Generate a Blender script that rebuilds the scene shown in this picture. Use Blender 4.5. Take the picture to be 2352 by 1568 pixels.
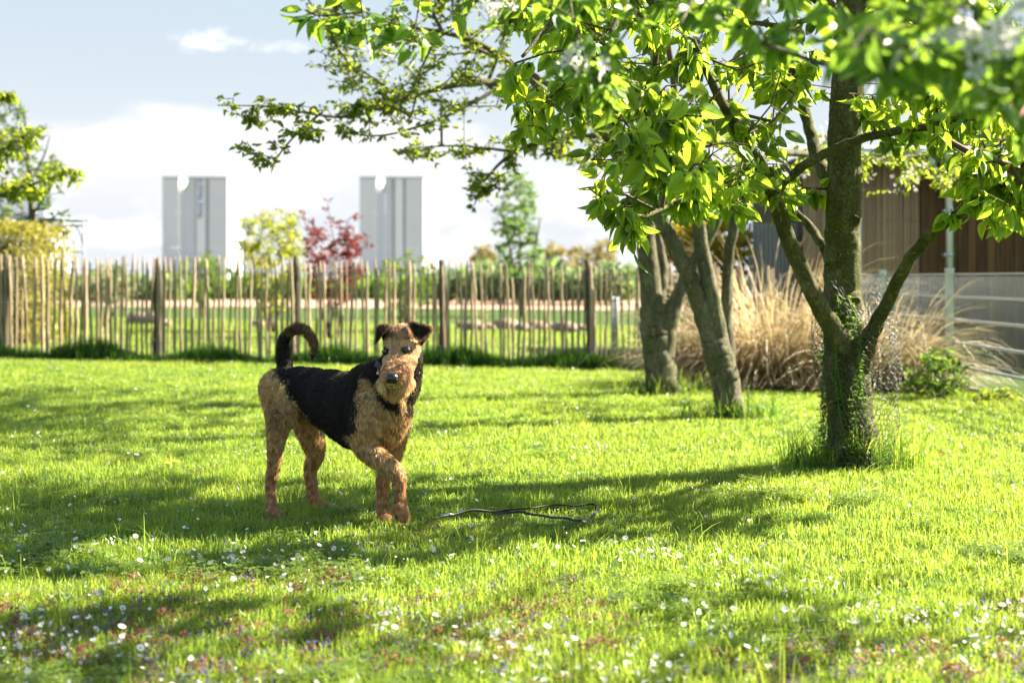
import bpy, math, random
import numpy as np
from mathutils import Vector, Matrix, Euler
from mathutils.bvhtree import BVHTree

for _o in list(bpy.data.objects): bpy.data.objects.remove(_o)
SC = bpy.context.scene
COL = SC.collection
R = np.random.default_rng(7)
random.seed(7)

# ------------------------------------------------------------------ camera
F, CX, HY, CH = 3267.0, 1176.0, 640.0, 0.93      # focal length, centre and horizon in units of a 2352 wide picture
cam = bpy.data.cameras.new('camera'); camo = bpy.data.objects.new('camera', cam); COL.objects.link(camo)
camo.location = (0, 0, CH); camo.rotation_euler = (math.radians(90), 0, 0)
cam.sensor_width = 36; cam.lens = 50; cam.shift_y = -(784 - HY) / 2352
cam.clip_start = 0.05; cam.clip_end = 6000
cam.dof.use_dof = True; cam.dof.focus_distance = 5.4; cam.dof.aperture_fstop = 2.7
SC.camera = camo

# ------------------------------------------------------------------ sun, sky, exposure
SUN_EL, SUN_DIR = math.radians(39), Vector((0.91, 0.41, 0)).normalized()
sun_vec = Vector((SUN_DIR.x * math.cos(SUN_EL), SUN_DIR.y * math.cos(SUN_EL), math.sin(SUN_EL)))
sl = bpy.data.lights.new('sun', 'SUN'); sl.energy = 5.0; sl.angle = math.radians(0.53); sl.color = (1.0, 0.91, 0.74)
so = bpy.data.objects.new('sun', sl); COL.objects.link(so); so.location = (8, 6, 9)
so.rotation_euler = (-sun_vec).to_track_quat('-Z', 'Y').to_euler()
SC.view_settings.view_transform = 'Standard'; SC.view_settings.look = 'None'
SC.view_settings.exposure = 2.4; SC.view_settings.gamma = 1
SC.cycles.use_denoising = True
SC.cycles.max_bounces = 8; SC.cycles.transmission_bounces = 6; SC.cycles.diffuse_bounces = 4
SC.cycles.transparent_max_bounces = 8

world = bpy.data.worlds.new('World'); SC.world = world; world.use_nodes = True
def build_world():
    nt = world.node_tree; N = nt.nodes; L = nt.links; N.clear()
    out = N.new('ShaderNodeOutputWorld'); bg = N.new('ShaderNodeBackground')
    sky = N.new('ShaderNodeTexSky'); sky.sky_type = 'NISHITA'; sky.sun_disc = False
    sky.sun_elevation = SUN_EL; sky.sun_rotation = math.atan2(SUN_DIR.x, SUN_DIR.y)
    sky.air_density = 1.0; sky.dust_density = 0.6
    tc = N.new('ShaderNodeTexCoord'); sep = N.new('ShaderNodeSeparateXYZ'); L.new(tc.outputs['Generated'], sep.inputs[0])
    def math_(op, a, b=None, c=None):
        n = N.new('ShaderNodeMath'); n.operation = op
        for i, v in enumerate((a, b, c)):
            if v is None: continue
            if isinstance(v, (int, float)): n.inputs[i].default_value = v
            else: L.new(v, n.inputs[i])
        return n.outputs[0]
    def noise(scale, detail, rough, zs, off):
        mp = N.new('ShaderNodeMapping'); mp.inputs['Scale'].default_value = (1, 1, zs); mp.inputs['Location'].default_value = off
        L.new(tc.outputs['Generated'], mp.inputs[0])
        n = N.new('ShaderNodeTexNoise'); n.inputs['Scale'].default_value = scale; n.inputs['Detail'].default_value = detail
        n.inputs['Roughness'].default_value = rough; L.new(mp.outputs[0], n.inputs['Vector']); return n.outputs['Fac']
    def smooth(v, lo, hi, a=0.0, b=1.0):
        m = N.new('ShaderNodeMapRange'); m.interpolation_type = 'SMOOTHSTEP'
        m.inputs['From Min'].default_value = lo; m.inputs['From Max'].default_value = hi
        m.inputs['To Min'].default_value = a; m.inputs['To Max'].default_value = b
        if isinstance(v, (int, float)): m.inputs['Value'].default_value = v
        else: L.new(v, m.inputs['Value'])
        return m.outputs[0]
    def mix(f, a, b):
        m = N.new('ShaderNodeMix'); m.data_type = 'RGBA'
        for s, v in ((0, f), (6, a), (7, b)):
            if isinstance(v, (float, int)): m.inputs[s].default_value = v
            elif isinstance(v, tuple): m.inputs[s].default_value = v
            else: L.new(v, m.inputs[s])
        return m.outputs[2]
    z = sep.outputs['Z']; x = sep.outputs['X']
    n1 = noise(7.0, 7, 0.55, 2.6, (0.33, 0.1, 0.62)); n2 = noise(4.0, 6, 0.6, 5.0, (2.1, 0, 0.3)); n3 = noise(13, 5, 0.6, 3.0, (5, 1, 2)); n4 = noise(70, 6, 0.65, 2.0, (3, 2, 1))
    # towards the horizon the cloud cover closes; the top of the bank falls from left to right
    edge = math_('ADD', 0.105, math_('MULTIPLY', x, -0.06))
    dz = math_('SUBTRACT', edge, z)
    cover = math_('ADD', math_('MULTIPLY', dz, 22.0), math_('MULTIPLY', math_('SUBTRACT', n1, 0.5), 2.6))
    bank = smooth(cover, -0.10, 0.5)
    high = math_('MULTIPLY', smooth(n2, 0.60, 0.74), 0.75)
    y_ = sep.outputs['Y']
    def puff(px, py, wx, wz):
        dx = math_('MULTIPLY', math_('SUBTRACT', math_('DIVIDE', x, y_), (px - CX) / F), 1 / wx); dz2 = math_('MULTIPLY', math_('SUBTRACT', math_('DIVIDE', z, y_), (HY - py) / F), 1 / wz)
        r2 = math_('ADD', math_('MULTIPLY', dx, dx), math_('MULTIPLY', dz2, dz2)); r2 = math_('ADD', r2, math_('MULTIPLY', math_('SUBTRACT', n4, 0.5), 7.0))
        return math_('MULTIPLY', math_('MULTIPLY', smooth(r2, 1.8, -1.2), .9), smooth(y_, 0.1, 0.3))
    high = math_('MAXIMUM', high, math_('MAXIMUM', puff(475, 95, .022, .0075), math_('MULTIPLY', puff(640, 108, .018, .004), .7)))
    cm = math_('MAXIMUM', bank, high)
    clear = mix(smooth(z, 0.0, 0.22), (0.176, 0.184, 0.192, 1), (0.125, 0.149, 0.170, 1))
    grey = math_('MULTIPLY', smooth(n3, 0.35, 0.65), smooth(z, 0.15, 0.03))
    cloud = mix(math_('MULTIPLY', grey, 0.9), (0.235, 0.235, 0.235, 1), (0.160, 0.168, 0.181, 1))
    pic = mix(cm, clear, cloud)
    # the physical sky over the whole dome, with the cloud layer laid on it
    sk = N.new('ShaderNodeVectorMath'); sk.operation = 'SCALE'; sk.inputs['Scale'].default_value = 0.075
    L.new(sky.outputs[0], sk.inputs[0])
    veil = smooth(z, 0.75, 0.14, 0.08, 1.0)
    fin = mix(veil, sk.outputs[0], pic)
    L.new(fin, bg.inputs['Color']); bg.inputs['Strength'].default_value = 1.0
    L.new(bg.outputs[0], out.inputs[0])
build_world()

# ------------------------------------------------------------------ helpers
def P(px, py, Y):
    "the point at distance Y that stands at (px, py) of the 2352 wide picture"
    return Vector(((px - CX) / F * Y, Y, CH - (py - HY) / F * Y))
def gz(x, y):
    "height of the ground: level lawn that tilts a little towards the picket fence"
    t = np.clip((np.asarray(y, float) - 9.0) / 7.0, 0, 1); t = t * t * (3 - 2 * t)
    far = np.clip((60 - np.asarray(y, float)) / 35, 0, 1)
    xx = np.clip(np.asarray(x, float), -9, 9)
    return t * far * (-0.055 - 0.018 * xx)
def gp(px, py):
    "point of the level ground seen at (px, py)"
    Y = CH * F / (py - HY); return Vector(((px - CX) / F * Y, Y, 0.0))

def tag(o, label=None, cat=None, group=None, kind=None):
    if label: o['label'] = label
    if cat: o['category'] = cat
    if group: o['group'] = group
    if kind: o['kind'] = kind
    return o
def thing(name, loc, label, cat, group=None):
    o = bpy.data.objects.new(name, None); o.empty_display_size = 0.1; COL.objects.link(o); o.location = loc
    return tag(o, label, cat, group)
def new_mesh(name, V, faces, mats=(), smooth=True, attrs=None, mat_idx=None):
    "faces: list of int arrays (n,k); built fast with foreach_set"
    me = bpy.data.meshes.new(name); V = np.asarray(V, np.float32)
    me.vertices.add(len(V)); me.vertices.foreach_set('co', V.ravel())
    faces = [np.asarray(f, np.int32) for f in faces if len(f)]
    li = np.concatenate([f.ravel() for f in faces]); cnt = np.concatenate([np.full(len(f), f.shape[1], np.int32) for f in faces])
    st = np.concatenate([[0], np.cumsum(cnt)[:-1]]).astype(np.int32)
    me.loops.add(len(li)); me.loops.foreach_set('vertex_index', li)
    me.polygons.add(len(cnt)); me.polygons.foreach_set('loop_start', st); me.polygons.foreach_set('loop_total', cnt)
    me.polygons.foreach_set('use_smooth', np.full(len(cnt), smooth, bool))
    if mat_idx is not None: me.polygons.foreach_set('material_index', np.asarray(mat_idx, np.int32))
    for m in mats: me.materials.append(m)
    for k, v in (attrs or {}).items():
        v = np.asarray(v, np.float32)
        if v.ndim == 1: a = me.attributes.new(k, 'FLOAT', 'POINT'); a.data.foreach_set('value', v)
        else: a = me.attributes.new(k, 'FLOAT_COLOR', 'POINT'); a.data.foreach_set('color', np.c_[v, np.ones(len(v))].astype(np.float32).ravel())
    me.update(); me.validate(); return me
def link(name, me, parent=None, loc=None):
    o = bpy.data.objects.new(name, me); COL.objects.link(o)
    if parent is not None: o.parent = parent
    if loc is not None: o.location = loc
    return o

class MB:
    "collects shapes given in world coordinates; build() links them as one object"
    def __init__(s): s.V = []; s.Q = []; s.T = []; s.n = 0; s.C = []
    def add(s, V, quads=(), tris=(), col=None):
        V = np.asarray(V, float)
        s.V.append(V)
        if len(quads): s.Q.append(np.asarray(quads, int) + s.n)
        if len(tris): s.T.append(np.asarray(tris, int) + s.n)
        s.C.append(np.full(len(V), 0.5 if col is None else 0.0) if np.ndim(col) == 0 and col is None else np.broadcast_to(col, (len(V),)).astype(float))
        s.n += len(V); return s
    def box(s, c, size, rot=None, col=None):
        h = np.array(size) / 2
        V = np.array([[x, y, z] for x in (-1, 1) for y in (-1, 1) for z in (-1, 1)]) * h
        if rot is not None: V = V @ np.array(Euler(rot).to_matrix()).T
        return s.add(V + np.array(c), [[0, 1, 3, 2], [4, 6, 7, 5], [0, 4, 5, 1], [2, 3, 7, 6], [0, 2, 6, 4], [1, 5, 7, 3]], col=col)
    def tube(s, pts, rad, n=8, cap=True, col=None, jit=0.0, lump=0.0, ridge=0.0):
        pts = np.array([list(p) for p in pts], float); k = len(pts); rad = np.broadcast_to(rad, (k,)).astype(float)
        T = np.gradient(pts, axis=0); T /= np.linalg.norm(T, axis=1)[:, None] + 1e-12
        u = np.cross(T[0], [0, 0, 1.0])
        if np.linalg.norm(u) < 1e-3: u = np.array([1.0, 0, 0])
        u /= np.linalg.norm(u); ring = []; ang = np.linspace(0, 2 * np.pi, n, endpoint=False)
        for i in range(k):
            u = u - T[i] * (u @ T[i]); u /= np.linalg.norm(u) + 1e-12; v = np.cross(T[i], u)
            rr = rad[i] * (1 + jit * R.normal(size=n))
            if lump: rr = rr * (1 + lump * np.sin(ang * 2 + i * .35) * .6 + lump * np.sin(ang * 3 - i * .8) * .5 + lump * np.sin(i * 1.3) * .4)
            if ridge: rr = rr * (1 + ridge * (np.abs(np.sin(ang * 5 + 1.1 * math.sin(i * .21) + i * .05)) ** .5 + .7 * np.abs(np.sin(ang * 9.0 - 1.3 * math.sin(i * .17 + 2))) ** .6 - .9 + .35 * np.sin(i * .9 + 2 * np.sin(ang * 2)) + .3 * R.normal(size=n)))
            ring.append(pts[i] + rr[:, None] * (np.cos(ang)[:, None] * u + np.sin(ang)[:, None] * v))
        V = np.concatenate(ring); q = []
        a = np.arange(n); b = (a + 1) % n
        for i in range(k - 1): q.append(np.c_[i * n + a, i * n + b, (i + 1) * n + b, (i + 1) * n + a])
        q = np.concatenate(q); t = []
        if cap:
            V = np.r_[V, [pts[0]], [pts[-1]]]; c0 = len(V) - 2
            t = np.r_[np.c_[b, a, np.full(n, c0)], np.c_[(k - 1) * n + a, (k - 1) * n + b, np.full(n, c0 + 1)]]
        return s.add(V, q, t, col)
    def ell(s, c, rad, rot=None, nu=12, nv=8, col=None):
        "ellipsoid"
        th = np.linspace(0, np.pi, nv + 1)[1:-1]; ph = np.linspace(0, 2 * np.pi, nu, endpoint=False)
        V = [[0, 0, 1]] + [[math.sin(t) * math.cos(p), math.sin(t) * math.sin(p), math.cos(t)] for t in th for p in ph] + [[0, 0, -1]]
        V = np.array(V) * np.array(rad)
        if rot is not None: V = V @ np.array(rot).T
        V = V + np.array(c); a = np.arange(nu); b = (a + 1) % nu; q = []
        for i in range(nv - 2): q.append(np.c_[1 + i * nu + a, 1 + i * nu + nu + a, 1 + i * nu + nu + b, 1 + i * nu + b])
        last = 1 + (nv - 2) * nu
        t = np.r_[np.c_[np.zeros(nu, int), 1 + a, 1 + b], np.c_[last + b, last + a, np.full(nu, len(V) - 1)]]
        return s.add(V, np.concatenate(q) if q else (), t, col)
    def mesh(s, name, mat, origin=(0, 0, 0), smooth=True):
        V = np.concatenate(s.V) - np.array(origin)
        fs = []
        if s.Q: fs.append(np.concatenate(s.Q))
        if s.T: fs.append(np.concatenate(s.T))
        return new_mesh(name, V, fs, [mat] if mat else [], smooth, {'lv': np.concatenate(s.C)})
    def build(s, name, mat, parent=None, smooth=True):
        org = np.array(parent.location) if parent is not None and parent.parent is None else np.zeros(3)
        if parent is not None and parent.parent is not None:
            p = parent; org = np.zeros(3)
            while p is not None: org = org + np.array(p.location); p = p.parent
        return link(name, s.mesh(name, mat, org, smooth), parent)
    def build_top(s, name, mat, loc, smooth=True):
        o = link(name, s.mesh(name, mat, loc, smooth)); o.location = loc; return o

def spline(pts, n):
    "Catmull-Rom through points"
    p = np.array([list(q) for q in pts], float); p = np.r_[[2 * p[0] - p[1]], p, [2 * p[-1] - p[-2]]]; out = []
    m = len(p) - 3
    for t in np.linspace(0, m - 1e-6, n):
        i = int(t); f = t - i; a, b, c, d = p[i:i + 4]
        out.append(0.5 * ((2 * b) + (c - a) * f + (2 * a - 5 * b + 4 * c - d) * f * f + (3 * b - a - 3 * c + d) * f ** 3))
    return np.array(out)

# ------------------------------------------------------------------ materials
def mat(name):
    m = bpy.data.materials.new(name); m.use_nodes = True; nt = m.node_tree; nt.nodes.clear(); return m, nt
class NB:
    "small node builder"
    def __init__(s, name):
        s.m, s.nt = mat(name); s.N = s.nt.nodes; s.L = s.nt.links
        s.out = s.N.new('ShaderNodeOutputMaterial')
    def n(s, t, **kw):
        x = s.N.new(t)
        for k, v in kw.items(): setattr(x, k, v)
        return x
    def set(s, sock, v):
        if v is None: return
        if hasattr(v, 'is_output') or hasattr(v, 'node'): s.L.new(v, sock)
        else:
            if isinstance(v, tuple) and len(v) == 3 and sock.type == 'RGBA': v = v + (1,)
            sock.default_value = v
    def pos(s): return s.n('ShaderNodeNewGeometry').outputs['Position']
    def objc(s): return s.n('ShaderNodeTexCoord').outputs['Object']
    def attr(s, name, col=False):
        a = s.n('ShaderNodeAttribute'); a.attribute_name = name; return a.outputs['Color' if col else 'Fac']
    def rnd(s): return s.n('ShaderNodeObjectInfo').outputs['Random']
    def noise(s, scale, detail=4, rough=.55, vec=None, sc=(1, 1, 1), dist=0.0):
        mp = s.n('ShaderNodeMapping'); mp.inputs['Scale'].default_value = sc; s.L.new(vec if vec is not None else s.objc(), mp.inputs[0])
        x = s.n('ShaderNodeTexNoise'); x.inputs['Scale'].default_value = scale; x.inputs['Detail'].default_value = detail
        x.inputs['Roughness'].default_value = rough; x.inputs['Distortion'].default_value = dist
        s.L.new(mp.outputs[0], x.inputs['Vector']); return x.outputs['Fac']
    def ramp(s, fac, stops, interp='LINEAR'):
        r = s.n('ShaderNodeValToRGB'); s.L.new(fac, r.inputs[0]); e = r.color_ramp.elements; r.color_ramp.interpolation = interp
        while len(e) > 1: e.remove(e[0])
        e[0].position = stops[0][0]; e[0].color = tuple(stops[0][1]) + (1,)
        for p, c in stops[1:]:
            q = e.new(p); q.color = tuple(c) + (1,)
        return r.outputs[0]
    def math(s, op, a, b=None):
        x = s.n('ShaderNodeMath', operation=op); s.set(x.inputs[0], a); s.set(x.inputs[1], b); return x.outputs[0]
    def mix(s, f, a, b, mode='MIX'):
        x = s.n('ShaderNodeMix', data_type='RGBA', blend_type=mode); s.set(x.inputs[0], f); s.set(x.inputs[6], a); s.set(x.inputs[7], b); return x.outputs[2]
    def bump(s, h, strength=.5, dist=.01):
        b = s.n('ShaderNodeBump'); b.inputs['Strength'].default_value = strength; b.inputs['Distance'].default_value = dist; s.L.new(h, b.inputs['Height']); return b.outputs[0]
    def pbr(s, col, rough=.6, metal=0.0, spec=.5, normal=None, **kw):
        p = s.n('ShaderNodeBsdfPrincipled'); s.set(p.inputs['Base Color'], col); s.set(p.inputs['Roughness'], rough); s.set(p.inputs['Metallic'], metal)
        p.inputs['Specular IOR Level'].default_value = spec
        if normal is not None: s.L.new(normal, p.inputs['Normal'])
        for k, v in kw.items(): s.set(p.inputs[k], v)
        return p.outputs[0]
    def trans(s, col, bsdf, f):
        t = s.n('ShaderNodeBsdfTranslucent'); s.set(t.inputs[0], col)
        m = s.n('ShaderNodeMixShader'); s.set(m.inputs[0], f); s.L.new(bsdf, m.inputs[1]); s.L.new(t.outputs[0], m.inputs[2]); return m.outputs[0]
    def done(s, sh): s.L.new(sh, s.out.inputs[0]); return s.m

def leaf_mat(name, top, trn, f=.5, rough=.38, spec=.5, var=.35, hue=None):
    "leaf blade: coat of diffuse and gloss plus light passing through; lv varies tone from leaf to leaf"
    b = NB(name); lv = b.attr('lv')
    hue = hue or tuple(min(1, c * k) for c, k in zip(trn, (1.35, 1.1, .8)))
    c1 = b.ramp(lv, [(0, tuple(c * (1 - var) for c in top)), (.6, top), (1, tuple(c * (1 + var) for c in top))])
    c2 = b.ramp(lv, [(0, tuple(c * (1 - var * 1.2) for c in trn)), (.55, trn), (1, hue)])
    v = b.noise(60, 2, .5)
    c1 = b.mix(b.math('MULTIPLY', v, .35), c1, tuple(c * .55 for c in top))
    return b.done(b.trans(c2, b.pbr(c1, rough, 0, spec), f))
def bark_mat(name, a, c, d, scale=18, green=None, gamt=.5):
    b = NB(name); o = b.objc()
    n1 = b.noise(scale, 6, .65, o, (1, 1, .35), .6); n2 = b.noise(scale * 3, 5, .7, o, (1, 1, .5)); n3 = b.noise(5, 4, .6, o)
    col = b.ramp(n1, [(.3, a), (.52, c), (.72, d)])
    if green: col = b.mix(b.math('MULTIPLY', b.ramp(n3, [(.4, (0, 0, 0)), (.62, (1, 1, 1))]), gamt), col, green)
    spot = b.ramp(b.noise(46, 3, .5, o), [(.60, (0, 0, 0)), (.67, (1, 1, 1))])
    col = b.mix(b.math('MULTIPLY', spot, .22), col, tuple(min(1, x * 1.9) for x in d))
    v = b.n('ShaderNodeTexVoronoi', feature='DISTANCE_TO_EDGE'); mp = b.n('ShaderNodeMapping'); mp.inputs['Scale'].default_value = (30, 30, 9)
    b.L.new(o, mp.inputs[0]); dd = b.n('ShaderNodeTexNoise'); dd.inputs['Scale'].default_value = 14; b.L.new(o, dd.inputs['Vector'])
    mx = b.mix(.5, mp.outputs[0], dd.outputs['Color'], 'ADD'); b.L.new(mx, v.inputs['Vector'])
    crack = b.ramp(v.outputs['Distance'], [(0, (0, 0, 0)), (.09, (1, 1, 1))])
    col = b.mix(b.math('MULTIPLY', b.math('SUBTRACT', 1.0, crack), .7), col, tuple(x * .35 for x in a))
    h = b.math('ADD', b.math('MULTIPLY', n1, .8), b.math('ADD', b.math('MULTIPLY', n2, .4), b.math('MULTIPLY', crack, .35)))
    return b.done(b.pbr(col, .85, 0, .2, b.bump(h, 1.0, .02)))
def plain(name, col, rough=.6, metal=0.0, spec=.5, var=.12, scale=20, bump=0.0):
    b = NB(name); n = b.noise(scale, 5, .6)
    c = b.mix(n, tuple(x * (1 - var) for x in col), tuple(min(1, x * (1 + var)) for x in col))
    return b.done(b.pbr(c, rough, metal, spec, b.bump(n, bump, .01) if bump else None))

M = {}
M['pear_leaf'] = leaf_mat('pear leaf', (.13, .24, .028), (.50, .70, .05), .58, .35, .5, .5)
M['apple_leaf'] = leaf_mat('apple leaf', (.065, .150, .024), (.34, .56, .045), .50, .4, .45)
M['small_leaf'] = leaf_mat('small fruit tree leaf', (.095, .16, .022), (.42, .54, .05), .48, .45, .4)
M['bronze_leaf'] = leaf_mat('yellow bronze leaf', (.15, .22, .02), (.44, .56, .04), .5, .42, .4)
M['pale_leaf'] = leaf_mat('pale grey green leaf', (.10, .17, .06), (.24, .36, .12), .45, .5, .3)
M['lime_leaf'] = leaf_mat('lime yellow leaf', (.24, .30, .025), (.60, .64, .05), .5, .5, .3)
M['red_leaf'] = leaf_mat('dark red maple leaf', (.11, .022, .022), (.34, .055, .045), .45, .5, .3)
M['green_shrub'] = leaf_mat('shrub leaf', (.07, .15, .02), (.26, .44, .04), .45, .5, .3)
M['hedge_leaf'] = leaf_mat('golden hedge leaf', (.25, .23, .03), (.42, .40, .05), .4, .5, .3)
M['dark_shrub'] = leaf_mat('dark hedge leaf', (.03, .07, .02), (.08, .16, .02), .4, .5, .3)
M['gold_leaf'] = leaf_mat('golden conifer leaf', (.40, .34, .03), (.70, .56, .04), .4, .5, .3)
M['ochre_leaf'] = leaf_mat('ochre spring foliage', (.24, .22, .09), (.45, .42, .16), .4, .6, .2)
M['poplar_leaf'] = leaf_mat('young poplar leaf', (.08, .17, .04), (.26, .44, .09), .45, .45, .4)
M['petal'] = leaf_mat('white petal', (.80, .76, .74), (.75, .72, .66), .35, .5, .3, var=.06, hue=(.8, .7, .66))
M['bark'] = bark_mat('pear bark', (.045, .040, .018), (.14, .125, .055), (.30, .27, .16), 12, (.10, .12, .018), .75)
M['bark2'] = bark_mat('grey fruit tree bark', (.06, .055, .035), (.18, .16, .10), (.36, .32, .22), 12, (.12, .13, .035), .55)
M['twig'] = plain('twig bark', (.10, .07, .045), .8, 0, .2, .3, 60)
# ------------------------------------------------------------------ ground
def ground_mat():
    b = NB('lawn soil and thatch'); p = b.pos(); n = b.noise(1.3, 5, .6, p); n2 = b.noise(22, 5, .65, p)
    c = b.ramp(n, [(.3, (.040, .085, .012)), (.6, (.060, .11, .016)), (.8, (.10, .12, .03))])
    c = b.mix(b.math('MULTIPLY', n2, .5), c, (.03, .05, .012))
    return b.done(b.pbr(c, .95, 0, .1, b.bump(n2, .6, .02)))
def far_mat():
    b = NB('far fields'); p = b.pos(); n = b.noise(.03, 5, .6, p, (1, 3, 1)); n2 = b.noise(1.2, 5, .6, p)
    c = b.ramp(n, [(.35, (.10, .16, .035)), (.6, (.16, .20, .06)), (.75, (.13, .17, .04))])
    c = b.mix(b.math('MULTIPLY', n2, .4), c, (.07, .10, .03))
    return b.done(b.pbr(c, .95, 0, .1))
M['soil'] = ground_mat(); M['far'] = far_mat()
def sheet(name, xs, ys, zoff, m):
    X, Y = np.meshgrid(xs, ys); Z = gz(X, Y) + zoff
    V = np.c_[X.ravel(), Y.ravel(), Z.ravel()]; nx = len(xs)
    i, j = np.meshgrid(np.arange(nx - 1), np.arange(len(ys) - 1)); a = (j * nx + i).ravel()
    o = link(name, new_mesh(name, V, [np.c_[a, a + 1, a + nx + 1, a + nx]], [m])); o['kind'] = 'structure'; return o
sheet('ground', np.r_[-4000, -600, -60, np.linspace(-12, 12, 49), 60, 600, 4000], np.r_[-300, -20, np.linspace(0, 64, 129), 120, 500, 1500, 5500], 0.0, M['soil'])
def field_mat():
    b = NB('ploughed pinkish soil'); p = b.pos(); n = b.noise(1.5, 5, .65, p, (.4, 1, 1))
    return b.done(b.pbr(b.ramp(n, [(.3, (.30, .19, .13)), (.7, (.46, .32, .23))]), .95, 0, .1, b.bump(n, .5, .05)))
M['field'] = field_mat()
sheet('bare_field', np.linspace(-40, 30, 21), np.linspace(44, 62, 9), 0.012, M['field'])
sheet('far_meadow', np.r_[-3000, -300, 300, 3000], np.r_[64, 200, 900, 5000], 0.02, M['far'])

# ------------------------------------------------------------------ grass : clumps instanced on the points of one mesh
def blade_arrays(n, rad, h0, h1, w, lean=.35, seg=3, lvlo=.1, lvhi=.9):
    V = []; Q = []; T = []; C = []; k = 0
    for _ in range(n):
        r = rad * math.sqrt(R.random()); a = R.random() * 6.283; bx, by = r * math.cos(a), r * math.sin(a)
        h = R.uniform(h0, h1); ww = w * R.uniform(.7, 1.3); d = R.random() * 6.283; dx, dy = math.cos(d), math.sin(d)
        e = R.random() * 6.283; ex, ey = math.cos(e) * ww / 2, math.sin(e) * ww / 2; ln = h * abs(R.normal(0, lean)) ; lv = R.uniform(lvlo, lvhi)
        for s in range(seg):
            t = s / seg; z = h * t * (1 - .25 * t * min(1.5, ln / h)); o = ln * t * t; q = 1 - t * .55
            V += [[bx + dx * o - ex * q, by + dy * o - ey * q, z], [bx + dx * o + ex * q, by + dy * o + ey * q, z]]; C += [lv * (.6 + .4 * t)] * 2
        V.append([bx + dx * ln, by + dy * ln, h * (1 - .25 * min(1.5, ln / h))]); C.append(lv)
        for s in range(seg - 1): Q.append([k + 2 * s, k + 2 * s + 1, k + 2 * s + 3, k + 2 * s + 2])
        T.append([k + 2 * seg - 2, k + 2 * seg - 1, k + 2 * seg]); k += 2 * seg + 1
    return np.array(V), np.array(Q), np.array(T), np.array(C)
def grass_mat(name, base, trn, f=.5, dry=(.30, .27, .07), patch=.55):
    b = NB(name); lv = b.attr('lv'); p = b.pos(); n = b.noise(.9, 4, .6, p); n2 = b.noise(6, 3, .6, p)
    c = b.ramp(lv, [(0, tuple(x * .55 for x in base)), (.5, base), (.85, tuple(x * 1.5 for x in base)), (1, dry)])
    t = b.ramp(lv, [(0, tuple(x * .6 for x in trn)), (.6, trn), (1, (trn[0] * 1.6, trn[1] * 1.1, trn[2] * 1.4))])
    yel = b.ramp(b.math('ADD', b.math('MULTIPLY', n, .7), b.math('MULTIPLY', n2, .3)), [(.45, (0, 0, 0)), (.68, (1, 1, 1))])
    f2 = b.math('MULTIPLY', yel, patch)
    c = b.mix(f2, c, (base[0] * 2.0, base[1] * 1.4, base[2] * 1.6)); t = b.mix(f2, t, (trn[0] * 1.35, trn[1] * 1.08, trn[2] * 1.3))
    return b.done(b.trans(t, b.pbr(c, .36, 0, .5), f))
M['grass'] = grass_mat('grass blade', (.132, .208, .030), (.41, .575, .060))
M['tall_grass'] = grass_mat('long dark grass blade', (.045, .115, .015), (.11, .27, .02), patch=.1)
def src(name, arr, m):
    V, Q, T, C = arr; fs = ([Q] if len(Q) else []) + ([T] if len(T) else [])
    return bpy.data.objects.new(name, new_mesh(name, V, fs, [m], False, {'lv': C}))
def scatter(name, pts, rots, scl, idx, sources, loc=(0, 0, 0)):
    me = bpy.data.meshes.new(name); me.vertices.add(len(pts)); me.vertices.foreach_set('co', (np.asarray(pts) - np.array(loc)).astype(np.float32).ravel())
    a = me.attributes.new('rot', 'FLOAT_VECTOR', 'POINT'); a.data.foreach_set('vector', np.asarray(rots, np.float32).ravel())
    a = me.attributes.new('scl', 'FLOAT_VECTOR', 'POINT'); a.data.foreach_set('vector', np.asarray(scl, np.float32).ravel())
    a = me.attributes.new('idx', 'INT', 'POINT'); a.data.foreach_set('value', np.asarray(idx, np.int32))
    me.update(); o = link(name, me); o.location = loc
    ng = bpy.data.node_groups.new(name, 'GeometryNodeTree')
    ng.interface.new_socket('Geometry', in_out='INPUT', socket_type='NodeSocketGeometry'); ng.interface.new_socket('Geometry', in_out='OUTPUT', socket_type='NodeSocketGeometry')
    N = ng.nodes; L = ng.links; gi = N.new('NodeGroupInput'); go = N.new('NodeGroupOutput'); ip = N.new('GeometryNodeInstanceOnPoints')
    j = N.new('GeometryNodeJoinGeometry')
    for s in sources:
        oi = N.new('GeometryNodeObjectInfo'); oi.inputs['Object'].default_value = s; oi.inputs['As Instance'].default_value = True; L.new(oi.outputs['Geometry'], j.inputs[0])
    def na(nm, t):
        n = N.new('GeometryNodeInputNamedAttribute'); n.data_type = t; n.inputs['Name'].default_value = nm; return n.outputs['Attribute']
    L.new(gi.outputs[0], ip.inputs['Points']); L.new(j.outputs[0], ip.inputs['Instance']); ip.inputs['Pick Instance'].default_value = True
    L.new(na('idx', 'INT'), ip.inputs['Instance Index']); L.new(na('rot', 'FLOAT_VECTOR'), ip.inputs['Rotation']); L.new(na('scl', 'FLOAT_VECTOR'), ip.inputs['Scale'])
    L.new(ip.outputs[0], go.inputs[0]); md = o.modifiers.new('scatter', 'NODES'); md.node_group = ng
    return o
def wedge(y0, y1, rho, xm=1.2, half=.40):
    "random ground points in the part of the lawn the photo can see, with margin"
    n = int(rho * (y1 - y0) * 2 * (half * y1 + xm)); y = R.uniform(y0, y1, n); x = R.uniform(-1, 1, n) * (half * y1 + xm)
    k = np.abs(x) < half * y + xm; return np.c_[x[k], y[k]]
def smooth_noise(x, y, s, seed=0):
    r = np.random.default_rng(seed); o = np.zeros_like(x)
    for i in range(6):
        a, b, c = r.normal(size=2), r.random() * 6.28, .6 + r.random()
        o += np.sin((x * a[0] + y * a[1]) * s * c + b)
    return o / 6
FENCE_Y = lambda x: 15.95 - 0.018 * x
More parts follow.
